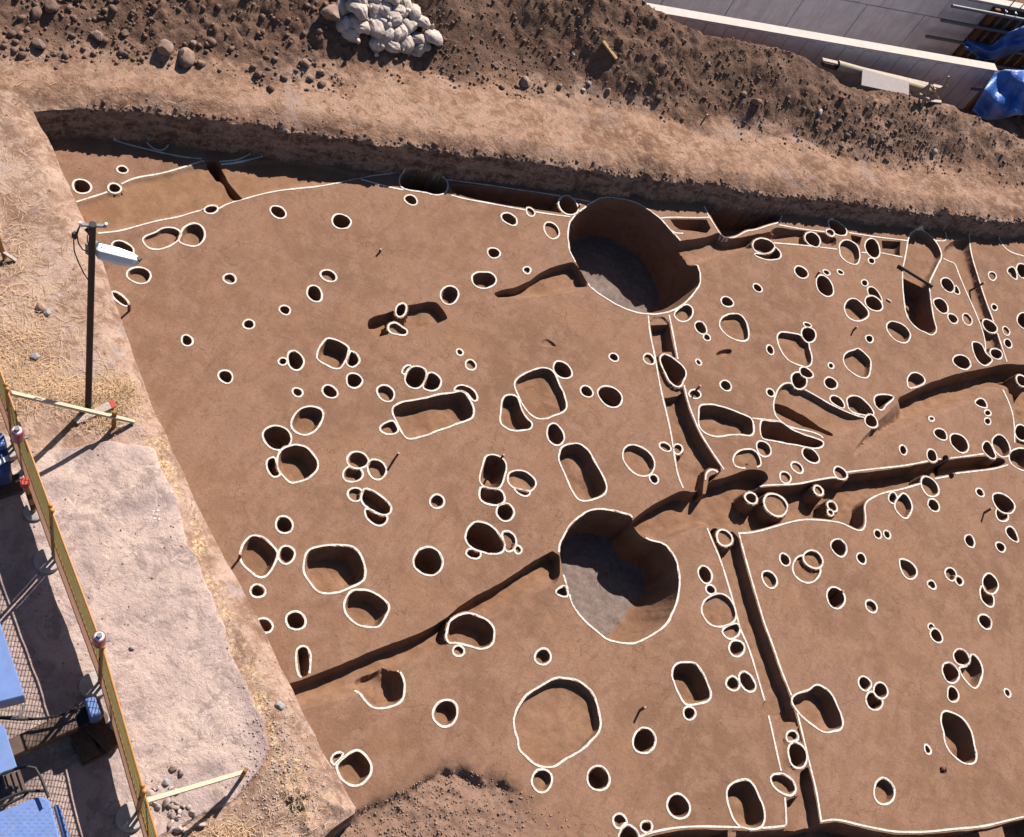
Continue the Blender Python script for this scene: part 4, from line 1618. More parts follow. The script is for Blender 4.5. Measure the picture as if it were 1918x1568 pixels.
LINES = [
    (0, [(143, 378), (175, 368), (204, 359), (225, 345), (255, 332), (300, 326), (345, 313), (376, 303)]),
    (0, [(183, 437), (225, 433), (262, 422), (300, 412), (335, 407), (362, 397), (385, 390)]),
    (0, [(410, 391), (430, 380), (455, 374), (480, 366), (520, 357), (560, 353), (600, 349), (640, 341), (668, 334), (700, 329), (730, 326), (747, 322)]),
    (0, [(212, 262), (240, 271), (280, 281), (310, 288), (345, 295), (378, 298)]),
    (0, [(274, 266), (285, 278), (300, 283), (310, 279), (316, 271)]),
    (0, [(411, 303), (440, 301), (455, 296), (469, 288)]),
    (0, [(415, 308), (440, 306), (470, 300), (503, 291)]),
    (0, [(376, 303), (390, 304)]),
    (2, [(676, 336), (700, 343), (730, 351), (755, 356)]),
    (2, [(845, 366), (870, 373), (905, 379), (940, 386), (975, 392), (1000, 397), (1040, 403), (1068, 406)]),
    (2, [(836, 338), (900, 346), (960, 355), (1010, 362), (1060, 370), (1110, 380)]),
    (5, [(1320, 386), (1326, 400), (1333, 411), (1346, 432), (1354, 444), (1366, 446), (1380, 442), (1398, 431), (1414, 430), (1442, 420), (1460, 416), (1464, 403)]),
    (6, [(1237, 409), (1258, 407), (1300, 408), (1328, 407)]),
    (6, [(1248, 424), (1262, 438), (1280, 438)]),
    (7, [(1459, 421), (1500, 429), (1545, 434)]),
    (7, [(1590, 436), (1640, 444), (1700, 451)]),
    (7, [(1450, 455), (1500, 459), (1568, 467)]),
    (7, [(1613, 473), (1622, 474)]),
    (7, [(1650, 474), (1690, 482)]),
    (10, [(1752, 451), (1774, 452), (1771, 434)]),
    (12, [(1767, 484), (1778, 490), (1789, 493), (1796, 515), (1812, 552), (1833, 599), (1845, 637), (1846, 664)]),
    (12, [(1815, 440), (1819, 476), (1830, 512), (1846, 562), (1859, 596), (1870, 630), (1886, 678)]),
    (12, [(1870, 446), (1880, 463), (1895, 474), (1918, 480)]),
    (14, [(1878, 730), (1890, 755), (1899, 785), (1900, 830)]),
    (15, [(1449, 770), (1448, 756), (1452, 742), (1457, 728), (1468, 718), (1481, 717), (1509, 731), (1532, 744), (1553, 757), (1580, 770), (1600, 778), (1618, 783)]),
    (15, [(1448, 765), (1452, 780), (1462, 790), (1470, 796), (1483, 802), (1522, 810), (1536, 816), (1541, 821)]),
    (15, [(1400, 784), (1440, 788), (1462, 791)]),
    (17, [(1400, 920), (1416, 913), (1432, 909), (1491, 908), (1522, 901), (1554, 895), (1566, 895)]),
    (17, [(1586, 886), (1634, 880), (1692, 874), (1733, 866), (1754, 861), (1783, 859), (1809, 856), (1843, 851)]),
    (17, [(1887, 870), (1861, 878), (1825, 882), (1789, 886)]),
    (17, [(1776, 891), (1746, 897)]),
    (17, [(1724, 905), (1684, 917), (1653, 922), (1624, 936), (1617, 949), (1620, 968), (1619, 986), (1611, 995), (1595, 989), (1574, 978), (1541, 974), (1509, 972), (1483, 976), (1449, 986), (1418, 995), (1397, 998), (1384, 998)]),
    (18, [(1215, 592), (1218, 625), (1227, 666), (1234, 708), (1242, 747), (1253, 790), (1259, 819), (1264, 856), (1270, 890), (1280, 914)]),
    (18, [(1253, 590), (1260, 624), (1269, 673)]),
    (18, [(1280, 722), (1288, 757), (1297, 780), (1309, 809), (1325, 835), (1340, 858), (1355, 880)]),
    (18, [(1320, 899), (1321, 887), (1327, 880), (1336, 878), (1345, 884)]),
    (19, [(1325, 989), (1335, 1015), (1351, 1051), (1367, 1103), (1377, 1137), (1387, 1180), (1403, 1212), (1421, 1272), (1440, 1337), (1460, 1428), (1464, 1444)]),
    (19, [(1471, 1494), (1473, 1520), (1474, 1547)]),
    (19, [(1382, 998), (1393, 1041), (1408, 1093), (1421, 1137), (1430, 1168), (1447, 1212), (1462, 1257), (1481, 1303)]),
    (19, [(1492, 1336), (1504, 1384), (1517, 1439), (1528, 1481), (1537, 1540)]),
    (21, [(1200, 1568), (1222, 1560), (1262, 1552), (1309, 1549), (1380, 1551), (1430, 1553), (1474, 1548)]),
    (21, [(1537, 1540), (1561, 1536), (1582, 1539), (1603, 1545), (1650, 1555), (1680, 1560), (1735, 1560), (1787, 1554), (1840, 1550), (1880, 1540), (1918, 1531)]),
]
for j, l in LINES:
    D = DITCH[j]
    if 'o' not in D:
        continue
    w = chaikin(G(l), 2, False)
    n = normals(w, False)
    zl = terrain(w + n * .04)[0].mean()
    zr = terrain(w - n * .04)[0].mean()
    if abs(zl - zr) > .05:
        w = w + n * (.012 if zl > zr else -.012)

    def kp(line):
        m = np.ones(len(line), bool)
        for q in PITS:
            if 'noring' in q['fl']:
                continue
            if abs(q['cw'][0] - line[:, 0].mean()) < 6 and abs(q['cw'][1] - line[:, 1].mean()) < 6:
                m &= ~inside(line, q['ring'])
        return m
    ribbon('chalk_line', w, .0155, D['o'], False, kp, D['loc'])
pw = DITCH[10]
ribbon('chalk_outline', pw['line'], .016, pw['o'], True, lambda l: np.ones(len(l), bool), pw['loc'])

# ================================================================== THINGS
def onground(px, py, z=.8, it=6):
    for _ in range(it):
        g = G([(px, py)], z)[0]
        z = .5 * z + .5 * float(ground_z([g])[0])
    g = G([(px, py)], z)[0]
    return Vector((g[0], g[1], float(ground_z([g])[0])))


def ico(sub):
    bm = bmesh.new()
    bmesh.ops.create_icosphere(bm, subdivisions=sub, radius=1)
    v = np.array([q.co[:] for q in bm.verts])
    bm.faces.ensure_lookup_table()
    f = [tuple(a.index for a in q.verts) for q in bm.faces]
    bm.free()
    return v, f


ICO = {k: ico(k) for k in (1, 2, 3)}


def rock_mesh(name, sub, size, seed, mat, rough=.22, flat=.75, elong=1.0):
    v, f = ICO[sub]
    r = np.random.default_rng(seed)
    o = r.uniform(0, 50, 3)
    w = v.copy()
    # chop by a few planes for an angular look
    for _ in range(7):
        n = r.normal(size=3)
        n /= np.linalg.norm(n)
        d = r.uniform(.62, .92)
        k = w @ n
        w = np.where((k > d)[:, None], w - np.outer(k - d, n), w)
    n1 = fbm(w[:, 0] * 2 + o[0] + w[:, 2], w[:, 1] * 2 + o[1] - w[:, 2], 4, seed % 97)
    w = w * (1 + rough * n1)[:, None]
    w = w * [size * elong, size, size * flat]
    me = bpy.data.meshes.new(name)
    me.from_pydata(w.tolist(), [], f)
    me.shade_smooth()
    me.set_sharp_from_angle(angle=RAD(35))
    me.materials.append(mat)
    return me


ROCKS = [
    (311, 94, .145, 'rock', 1.0, 'large rounded brown boulder at the foot of the spoil heap, left of its neighbour'),
    (348, 112, .15, 'rock', 1.25, 'large upright brown boulder at the foot of the spoil heap, right of its neighbour'),
    (377, 120, .075, 'rock', 1.2, 'small tan stone on the right of the two large boulders'),
    (362, 82, .06, 'rock', 1.0, 'pale small stone above the two large boulders, leftmost of three'),
    (389, 84, .06, 'rock', 1.2, 'pale small stone above the two large boulders, rightmost of three'),
    (186, 70, .09, 'rock', 1.3, 'angular pale stone in the left clods of the spoil heap'),
    (72, 85, .10, 'clod', 1.4, 'dark clod lying alone at the left foot of the spoil heap'),
    (98, 15, .13, 'clod', 1.3, 'big earth clod near the top left corner of the photograph'),
    (68, 28, .11, 'clod', 1.2, 'triangular clod beside the big one near the top left corner'),
    (233, 63, .08, 'clod', 1.0, 'round clod standing among the clods left of the boulders'),
    (983, 156, .125, 'rock', 1.0, 'big angular brown rock at the heap foot above the berm'),
    (1072, 103, .055, 'palerock', .8, 'bluish white stone high on the spoil heap'),
    (1048, 163, .065, 'rock', 1.0, 'pinkish stone right of the big angular rock'),
    (1092, 170, .055, 'palerock', 1.0, 'pale stone below a whiter one at the heap foot'),
    (1103, 157, .055, 'palerock', .9, 'whitish stone just above another pale one at the heap foot'),
    (1139, 171, .065, 'rock', .9, 'upright brown stone at the middle of the heap foot'),
    (1211, 185, .05, 'darkrock', .8, 'small dark stone left of the darkest stone'),
    (1234, 184, .078, 'darkrock', 1.1, 'darkest large stone at the heap foot'),
    (1325, 120, .06, 'rock', 1.0, 'round grey stone high on the right part of the heap'),
    (1416, 192, .095, 'rock', 1.4, 'flat slab like stone in the rubble right of centre'),
    (1393, 176, .06, 'rock', 1.2, 'small stone left of the flat slab like stone'),
    (573, 120, .085, 'rock', 1.3, 'pale broken stone on the clods left of the sandbags'),
    (600, 135, .065, 'rock', 1.0, 'small broken stone just below the pale one left of the sandbags'),
    (625, 30, .20, 'rock', 1.5, 'tall leaning slab of earth at the left side of the sandbags'),
    (1529, 228, .08, 'darkrock', 1.0, 'dark clod among rubble on the right berm, leftmost large one'),
    (1573, 228, .065, 'darkrock', 1.2, 'dark clod among rubble on the right berm, next to the leftmost'),
    (1586, 255, .075, 'darkrock', .9, 'bluish dark clod in the middle of the right rubble'),
    (1633, 258, .085, 'darkrock', 1.1, 'dark clod at the top middle of the right rubble'),
    (1667, 229, .065, 'darkrock', 1.1, 'single dark clod above the right rubble'),
    (1749, 285, .085, 'palerock', 1.1, 'greyish lump at the right end of the rubble'),
    (1536, 211, .06, 'palerock', 1.4, 'pale oblong stone above the right rubble'),
    (89, 587, .055, 'palerock', 1.0, 'grey stone lying on the dry grass left of the lamp post'),
    (77, 577, .07, 'upper', 1.2, 'flat light patch stone beside the grey stone near the lamp post'),
    (66, 669, .065, 'palerock', 1.1, 'pinkish grey stone in dry grass lower left of the lamp post'),
    (248, 1214, .035, 'palerock', 1.2, 'small white pebble on the worn path near the fence'),
    (524, 1323, .065, 'palerock', 1.0, 'white stone in the gravel seam of the left bank'),
    (311, 1466, .05, 'palerock', 1.0, 'single pale stone above the rubble pile at the fence'),
    (324, 1440, .045, 'rock', 1.2, 'brown pebble on the path above the rubble pile'),
    (1765, 1440, .055, 'peg', .8, 'short brown stump casting a stubby shadow below the lobed pit'),
]
for i, (x, y, s, m, el, lab) in enumerate(ROCKS):
    p = onground(x, y)
    if i == 0 or i == 1:
        s *= 1.15
    me = rock_mesh('rock', 3, s, 300 + i, M[m], elong=el, flat=.8)
    o = link_mesh('clod' if 'clod' in lab else 'rock', me)
    o.location = p + Vector((0, 0, s * .28))
    o.rotation_euler = (rnd.uniform(-.3, .3), rnd.uniform(-.3, .3), rnd.uniform(0, 6.28))
    tag(o, lab, 'clod' if 'clod' in lab else 'stone')

# rubble pile beside the fence
rub = [rock_mesh('rubble_lump', 2, 1.0, 700 + i, M['rubble']) for i in range(4)]
for i in range(34):
    a = rnd.random()
    x = 322 + rnd.gauss(0, 17) - 10 * (a - .5)
    y = 1515 + rnd.gauss(0, 26)
    x += (y - 1515) * .28
    p = onground(x, y)
    s = rnd.uniform(.03, .075)
    o = bpy.data.objects.new('rubble_lump', rub[i % 4])
    C.objects.link(o)
    o.scale = (s * rnd.uniform(.8, 1.3), s, s * .8)
    o.location = p + Vector((0, 0, s * .3))
    o.rotation_euler = (rnd.uniform(-1, 1), rnd.uniform(-1, 1), rnd.uniform(0, 6.28))
    tag(o, 'pinkish grey broken lump in the rubble pile beside the lower fence post', 'stone', 'lumps of the rubble pile beside the fence')


def scatter(name, P, sizes, mat, label, cat, sub=1, sink=.25, flat=.8, group=None):
    vb, fb = ICO[sub]
    n = len(P)
    z = terrain(P)[0]
    V = []
    Fs = []
    fb = np.array(fb)
    r = np.random.default_rng(len(P))
    th = r.uniform(0, 6.28, n)
    sx = sizes * r.uniform(.8, 1.4, n)
    sy = sizes
    sz = sizes * flat * r.uniform(.7, 1.1, n)
    jit = 1 + r.uniform(-.28, .28, (n, len(vb)))
    W = vb[None] * jit[:, :, None]
    W = W * np.stack([sx, sy, sz], 1)[:, None, :]
    c, s = np.cos(th)[:, None], np.sin(th)[:, None]
    X = W[:, :, 0] * c - W[:, :, 1] * s + P[:, 0][:, None]
    Y = W[:, :, 0] * s + W[:, :, 1] * c + P[:, 1][:, None]
    Z = W[:, :, 2] + (z + sizes * sink)[:, None]
    V = np.stack([X, Y, Z], 2).reshape(-1, 3)
    Fa = (fb[None] + (np.arange(n) * len(vb))[:, None, None]).reshape(-1, 3)
    me = bpy.data.meshes.new(name)
    me.vertices.add(len(V))
    me.vertices.foreach_set('co', V.ravel())
    me.loops.add(Fa.size)
    me.loops.foreach_set('vertex_index', Fa.ravel().astype(np.int32))
    me.polygons.add(len(Fa))
    me.polygons.foreach_set('loop_start', np.arange(0, Fa.size, 3, dtype=np.int32))
    me.polygons.foreach_set('loop_total', np.full(len(Fa), 3, dtype=np.int32))
    me.update(calc_edges=True)
    o = link_mesh(name, me, mat)
    return tag(o, label, cat, kind='stuff')


def sample(n, s0, s1, q0, q1):
    s = rng.uniform(s0, s1, n)
    q = rng.uniform(q0, q1, n)
    return E0 + np.outer(s, EU) + np.outer(q, EN)


# clods of the heap
P = sample(34000, -4, 24, .6, 5)
sq_s = (P - E0) @ EU
sq_q = (P - E0) @ EN
qf0 = np.interp(sq_s, S_K, Q_F)
qc0 = np.interp(sq_s, S_K, Q_C)
den = .45 + fbm(P[:, 0] * .6, P[:, 1] * .6, 3, 201) * .9 + np.where(sq_s < 4.5, .35, 0)
ok = (sq_q > qf0 + .05 + fbm(P[:, 0] * 1.5, P[:, 1] * 1.5, 2, 203) * .5) & (sq_q < qc0 + .5) & (rng.uniform(0, 1, len(P)) < np.clip(den, .12, 1)) & seen(P, 60, 1.2)
P = P[ok]
sz = .007 + .030 * rng.random(len(P)) ** 4
left = ((P - E0) @ EU) < 4.5
sz = np.where(left & (rng.random(len(P)) < .06), sz + rng.uniform(.03, .06, len(P)), sz)
sz = np.where(rng.random(len(P)) < .012, sz + .03, sz)
scatter('loose_clods', P, sz, M['clod'], 'loose brown clods and crumbs strewn over the spoil heap', 'clods')
# band of darker rubble on the right berm
c0 = onground(1640, 265)
P = np.array([c0[:2]]) + np.outer(rng.normal(0, 1.2, 420), EU) + np.outer(rng.normal(0, .25, 420), EN)
P = P[seen(P)]
scatter('berm_rubble', P, .010 + .035 * rng.random(len(P)) ** 4, M['darkrock'], 'dark rubble scattered along the right part of the north berm', 'rubble')
# grit on the banks
P = np.vstack([sample(900, -3, 26, 0.05, 1.2), G(np.column_stack([rng.uniform(0, 600, 900), rng.uniform(200, 1568, 900)]), .75)])
P = P[seen(P) & ~inside(P, EX) & (pdist(P, EX) > .03)]
scatter('bank_pebbles', P, .005 + .011 * rng.random(len(P)) ** 3, M['rock'], 'small pebbles and grit on top of the banks', 'pebbles')
P = G(np.column_stack([rng.normal(520, 45, 2600) + 0, rng.normal(1470, 90, 2600)]), .75)
P = P[~inside(P, EX) & (rng.random(len(P)) < .7)]
scatter('bank_gravel', P, .004 + .014 * rng.random(len(P)) ** 3, M['rubble'], 'grey gravel spilling over the lower end of the left bank', 'gravel')
P = G(np.column_stack([rng.normal(800, 140, 2600), rng.uniform(1430, 1568, 2600)]), -.1)
P = P[inside(P, ROUGH)]
scatter('rough_crumbs', P, .005 + .014 * rng.random(len(P)) ** 3, M['rock'], 'pale crumbs on the rough unexcavated soil at the bottom', 'crumbs')
# crumbs left on the trowelled floor and in the pits
P = np.column_stack([rng.uniform(-9.5, 13, 9000), rng.uniform(2, 28, 9000)])
P = P[seen(P)]
P = P[inside(P, EX) & (pdist(P, EX) > .1)]
wgt = fbm(P[:, 0] * .7, P[:, 1] * .7, 3, 301)
P = P[wgt > rng.uniform(-.5, .6, len(P))]
scatter('floor_crumbs', P, .003 + .008 * rng.random(len(P)) ** 4, M['rock'], 'tiny soil crumbs lying on the trowelled floor', 'crumbs')
# edge clods along the north cut
P = NORTH[(nx < 24)]
P = np.repeat(P, 2, 0) + rng.normal(0, .05, (len(P) * 2, 2)) + EN * .03
scatter('edge_clods', P, .015 + .04 * rng.random(len(P)) ** 2, M['clod'], 'crumbling clods along the lip of the north cut', 'clods', sink=.0)

# ------------------------------------------------------------------ dry straw
def straw(name, P, L, label, up=.35, lean=1.0):
    n = len(P)
    z = terrain(P)[0]
    th = rng.uniform(0, 6.28, n)
    V = []
    Fq = []
    el = rng.uniform(.02, up, n)
    Ls = L * rng.uniform(.4, 1.2, n)
    w = rng.uniform(.0025, .0045, n)
    bend = rng.uniform(-.6, .6, n)
    out = np.zeros((n, 6, 3))
    for k in range(3):
        t = k / 2
        a = th + bend * t
        x = P[:, 0] + np.cos(a) * Ls * t * np.cos(el)
        y = P[:, 1] + np.sin(a) * Ls * t * np.cos(el)
        zz = z + .006 + Ls * t * np.sin(el) * (1 - .25 * t)
        ww = w * (1 - .6 * t)
        out[:, k * 2] = np.stack([x - np.sin(a) * ww, y + np.cos(a) * ww, zz], 1)
        out[:, k * 2 + 1] = np.stack([x + np.sin(a) * ww, y - np.cos(a) * ww, zz], 1)
    V = out.reshape(-1, 3)
    base = (np.arange(n) * 6)[:, None]
    Fq = np.concatenate([base + [0, 1, 3, 2], base + [2, 3, 5, 4]], 0)
    me = bpy.data.meshes.new(name)
    me.from_pydata(V.tolist(), [], Fq.tolist())
    o = link_mesh(name, me, M['straw'])
    return tag(o, label, 'dry grass', kind='stuff')


def blob(n, cx, cy, sx, sy, rot=0, z=.76):
    a = rng.normal(0, 1, n) * sx
    b = rng.normal(0, 1, n) * sy
    c, s = math.cos(rot), math.sin(rot)
    return G(np.column_stack([cx + a * c - b * s, cy + a * s + b * c]), z)


P = np.vstack([blob(900, 110, 728, 75, 24, .1), blob(450, 45, 640, 45, 55), blob(160, 20, 450, 35, 50), blob(200, 60, 560, 50, 70),
               blob(500, 210, 750, 24, 16), blob(250, 10, 690, 40, 36), blob(110, 100, 250, 90, 60)])
P = P[~inside(P, EX) & (pdist(P, EX) > .08)]
straw('dry_straw', P, .21, 'flattened dry straw lying over the left bank around the lamp post', .35)
P = np.vstack([blob(700, 222, 735, 16, 13), blob(350, 165, 755, 12, 10), blob(450, 190, 790, 22, 12), blob(200, 120, 745, 30, 10)])
P = P[~inside(P, EX)]
straw('dry_grass_tuft', P, .15, 'tufts of standing dry grass round the foot of the lamp post', 1.2)
P = np.vstack([blob(260, 440, 1560, 35, 14), blob(120, 560, 1500, 30, 30), blob(200, 395, 1590, 40, 14)])
P = P[~inside(P, EX)]
straw('dry_grass_patch', P, .13, 'thin dry grass at the lower end of the left bank', .8)

# ------------------------------------------------------------------ survey pegs
PEGS = [((242, 583), .20, (-.01, .0), 'red survey peg standing at the left bank below the lamp head'),
        ((711, 473), .10, (0, 0), 'short survey peg alone in the upper middle of the floor'),
        ((737, 862), .24, (.02, .03), 'slim survey peg right of the cluster of three small pits'),
        ((926, 872), .30, (.03, .03), 'red topped peg standing in the tall shaded pit left of the capsule pit'),
        ((1084, 388), .08, (0, 0), 'small peg on the left rim of the upper well'),
        ((1303, 732), .20, (.0, .0), 'peg leaning beside the small ringed pit right of the straight trench'),
        ((1198, 1331), .21, (0, 0), 'peg with shadow right of the big shallow oval pit'),
        ((1843, 961), .22, (0, 0), 'peg with bent shadow near the right edge'),
        ((1561, 1118), .26, (0, 0), 'peg standing inside the black oval pit at right'),
        ((448, 1047), .20, (0, 0), 'red peg on the left rim of the pit beside the left bank'),
        ((1598, 619), .14, (0, 0), 'peg right of the centre of the upper right floor'),
        ((1531, 514), .10, (0, 0), 'dark little peg above the black oval pit, upper right'),
        ((1815, 545), .34, (.12, .1), 'long thin peg leaning across the curving ditch near the right edge'),
        ((1320, 222), .12, (0, 0), 'yellow peg with a white top on the north berm')]
for (x, y), h, lean, lab in PEGS:
    p = onground(x, y, 0.0 if y > 300 else .7)
    if 'inside' in lab or 'standing in' in lab:
        pz = p.z
        h = h + max(0, -pz) * .5
    o = MB().bar((0, 0, -.05), (lean[0], lean[1], h), .036).build('survey_peg', M['yellow'] if 'yellow' in lab else M['peg'])
    o.location = p
    tag(o, lab, 'peg')
    MB().box((lean[0], lean[1], h + .004), (.037, .037, .008)).build('peg_top', M['pegtop'], o)

# plank across the paddle shaped pit
a = g1(1682, 497, .03)
b = g1(1747, 537, .03)
o = MB().bar((0, 0, 0), b - a, .035, .07).build('plank', M['timber'], bevel=.004)
o.location = a
tag(o, 'dark plank laid on edge across the paddle shaped pit', 'plank')
# small lath lying upper right
a = g1(1661, 560, .02)
o = MB().bar((0, 0, 0), g1(1669, 565, .02) - a, .03).build('wood_scrap', M['pine'])
o.location = a
tag(o, 'tiny pale wood scrap on the floor left of the paddle shaped pit', 'scrap')

# ------------------------------------------------------------------ lamp post
base = onground(165, 765)
top = g1(173.5, 421, base.z + 4.35)
lp = empty('lamp_post', base, 'tall dark pole with a white lamp head on the left bank', 'lamp post')
T = top - base
MB().tube([(0, 0, -.2), T * .5, T], [.048, .044, .040], 14).build('pole', M['pole'], lp, True)
MB().tube([T - Vector((0, 0, .004)), T + Vector((0, 0, .012))], [.044, .044], 14).build('pole_cap', M['black'], lp, True)
zt = base.z + 4.30
e1, e2 = g1(151, 421, zt) - base, g1(199, 423.5, zt) - base
arm = MB().bar(e1, e2, .035, .03).build('cross_arm', M['steel'], lp)
MB().tube([e1 + Vector((0, 0, -.02)), e1 + Vector((0, 0, .05))], .02, 8).build('insulator', M['lamp'], arm)
MB().tube([e2 + Vector((0, 0, -.02)), e2 + Vector((0, 0, .05))], .02, 8).build('insulator', M['lamp'], arm)
zl = base.z + 3.72
L0, L1 = g1(180, 466, zl) - base, g1(262, 488, zl - .12) - base
ax = (L1 - L0)
side = Vector((-ax.y, ax.x, 0)).normalized()
mb = MB()
sec = []
for t, w, hgt in ((0, .07, .06), (.06, .105, .10), (.5, .11, .12), (.85, .085, .10), (.97, .055, .06), (1.0, .03, .03)):
    c = L0 + ax * t
    prof = [(-w, -hgt * .6), (-w * 1.0, -.01), (-w * .55, hgt * .55), (w * .55, hgt * .55), (w, -.01), (w, -hgt * .6)]
    sec.append([c + side * u + Vector((0, 0, v)) for u, v in prof])
vv = [p for s in sec for p in s]
ff = []
for k in range(len(sec) - 1):
    for i in range(6):
        j = (i + 1) % 6
        ff.append((k * 6 + i, k * 6 + j, (k + 1) * 6 + j, (k + 1) * 6 + i))
ff += [tuple(range(5, -1, -1)), tuple((len(sec) - 1) * 6 + i for i in range(6))]
hd = MB().add(vv, ff).build('lamp_head', M['lamp'], lp, False, .006)
MB().box(L0 + ax * .98 + Vector((0, 0, .03)), (.05, .05, .04)).build('latch', M['rust'], hd)
for t in (.12, .2, .28, .36):
    MB().tube([L0 + ax * t + Vector((0, 0, .055)), L0 + ax * t + Vector((0, 0, .066))], .008, 6).build('screw', M['black'], hd)
MB().box(L0 - ax.normalized() * .05, (.10, .14, .20)).build('bracket', M['steel'], lp, bevel=.01)
MB().tube([L0 + Vector((-.10, .03, .22)), L0 + Vector((-.16, .03, .25))], .045, 12).build('photo_sensor', M['black'], lp, True)


def px_path(pts, z0, z1):
    n = len(pts)
    return [g1(x, y, z0 + (z1 - z0) * i / (n - 1)) - base for i, (x, y) in enumerate(pts)]


MB().tube(px_path([(150, 422), (143, 436), (138, 450), (139, 470), (147, 492), (158, 514), (167, 527)], zt, base.z + 3.2), .008, 6).build('cable', M['black'], lp, True)
MB().tube(px_path([(150, 422), (144, 440), (147, 456), (155, 468), (164, 471)], zt, base.z + 3.75), .008, 6).build('cable', M['black'], lp, True)
MB().tube(px_path([(168, 430), (163, 445), (166, 462)], zt, base.z + 3.8), .007, 6).build('cable', M['black'], lp, True)
MB().box(g1(140, 441, zt - .2) - base, (.06, .06, .09)).build('cable_joint', M['black'], lp, bevel=.01)
MB().tube(px_path([(167, 568), (164, 580), (168, 594)], base.z + 2.55, base.z + 2.3), .010, 6).build('cable_loop', M['black'], lp, True)

# ------------------------------------------------------------------ fence
gz = .78
FP = [Vector((*G([p_], gz)[0], gz)) for p_ in ((26, 843), (102, 1052), (188, 1285), (257, 1530))]
FP = [FP[0] + (FP[0] - FP[1])] + FP + [FP[3] + (FP[3] - FP[2])]
FLAB = ['mesh fence panel leaving the frame at the upper left', 'mesh fence panel behind the upper warning lamp', 'mesh fence panel between the second and third concrete weights', 'mesh fence panel beside the blue jack and the worn path', 'last mesh fence panel cut off by the bottom edge']
for i in range(len(FP) - 1):
    A, B = FP[i], FP[i + 1]
    if i == 0 or i == len(FP) - 2:
        pass
    dxy = (B - A)
    dxy.z = 0
    u = dxy.normalized()
    fp = empty('mesh_fence', A, FLAB[i], 'fence', 'yellow mesh fence panels along the worn path')
    a0 = u * .035
    b0 = (B - A) - u * .035
    b0.z = 0
    for e in (a0, b0):
        pst = MB().tube([e + Vector((0, 0, .06)), e + Vector((0, 0, 1.80))], .021, 8).build('post', M['yellow'], fp, True)
        v_, f_ = ICO[2]
        MB().add([e + Vector((q * .034).tolist()) + Vector((0, 0, 1.82)) for q in v_], f_).build('post_cap', M['yellow'], pst, True)
    for z in (.22, .80, .86, 1.77):
        MB().tube([a0 + Vector((0, 0, z)), b0 + Vector((0, 0, z))], .0135, 8).build('rail', M['yellow'], fp, True)
    MB().bar(a0 + u * .03 + Vector((0, 0, .51)), b0 - u * .03 + Vector((0, 0, .51)), .006, .54).build('lower_sheet', M['panel'], fp)
    mb = MB()
    Ln = (b0 - a0).length
    zb, zh = .87, .89
    st = .085
    n_ = int((Ln + zh) / st)
    nrm = Vector((-u.y, u.x, 0))
    for k in range(n_):
        for sgn in (1, -1):
            x0 = k * st - zh
            p0, p1 = (x0, 0), (x0 + zh, zh)
            if p0[0] < 0: p0 = (0, -x0)
            if p1[0] > Ln: p1 = (Ln, Ln - x0)
            if p1[0] - p0[0] < .02: continue
            q0 = (p0[0], p0[1] if sgn > 0 else zh - p0[1])
            q1 = (p1[0], p1[1] if sgn > 0 else zh - p1[1])
            mb.bar(a0 + u * q0[0] + Vector((0, 0, zb + q0[1])), a0 + u * q1[0] + Vector((0, 0, zb + q1[1])), .0045, .007, up=nrm)
    tag(mb.build('wire_mesh', M['mesh'], fp), kind='stuff')
    for z in (.3, 1.2):
        MB().box(b0 + u * .035 + Vector((0, 0, z)), (.05, .05, .05)).build('clamp', M['black'], fp)
WL = ['concrete fence weight at the upper warning lamp', 'concrete fence weight below the red capped bollard', 'concrete fence weight beside the shadow of the fence sheet, third from the top', 'concrete fence weight beside the rubble pile']
for i in range(4):
    w = MB().tube([(0, 0, 0), (0, 0, .02), (0, 0, .10), (0, 0, .12)], [.175, .185, .180, .165], 28).build('fence_weight', M['concrete'], None, True)
    w.location = FP[i + 1] + Vector((-.06, -.05, -.02))
    tag(w, WL[i], 'weight', 'round concrete fence weights')

# warning lamps hung on the fence
fa, fb_ = FP[1], FP[4]
fn = Vector((-(fb_ - fa).y, (fb_ - fa).x, 0)).normalized()
if fn.dot(-fa) < 0:
    fn = -fn
for (x, y), lab in (((32, 806), 'faded red warning lamp on the upper end of the fence'), ((186, 1192), 'faded red warning lamp on the fence below the middle')):
    for zz in np.arange(3.2, 1.0, -.01):
        c = g1(x, y, float(zz))
        if (c - fa).dot(fn) < .13:
            break
    t = empty('warning_lamp', c, lab, 'warning lamp')
    MB().tube([(0, 0, -.22), (0, 0, -.02), (0, 0, 0)], [.075, .075, .068], 20).build('lens', M['pink'], t, True)
    MB().tube([(0, 0, .0), (0, 0, .010)], [.058, .052], 20).build('rim', M['lamp'], t, True)
    MB().tube([(0, 0, .01), (0, 0, .06)], [.032, .028], 12).build('knob', M['steel'], t, True)
    MB().tube([(0, 0, -.22), (0, 0, -.3)], .035, 10).build('socket', M['black'], t, True)
    MB().bar((0, 0, -.25), tuple(-fn * .12 + Vector((0, 0, -.25))), .03).build('hook', M['steel'], t)

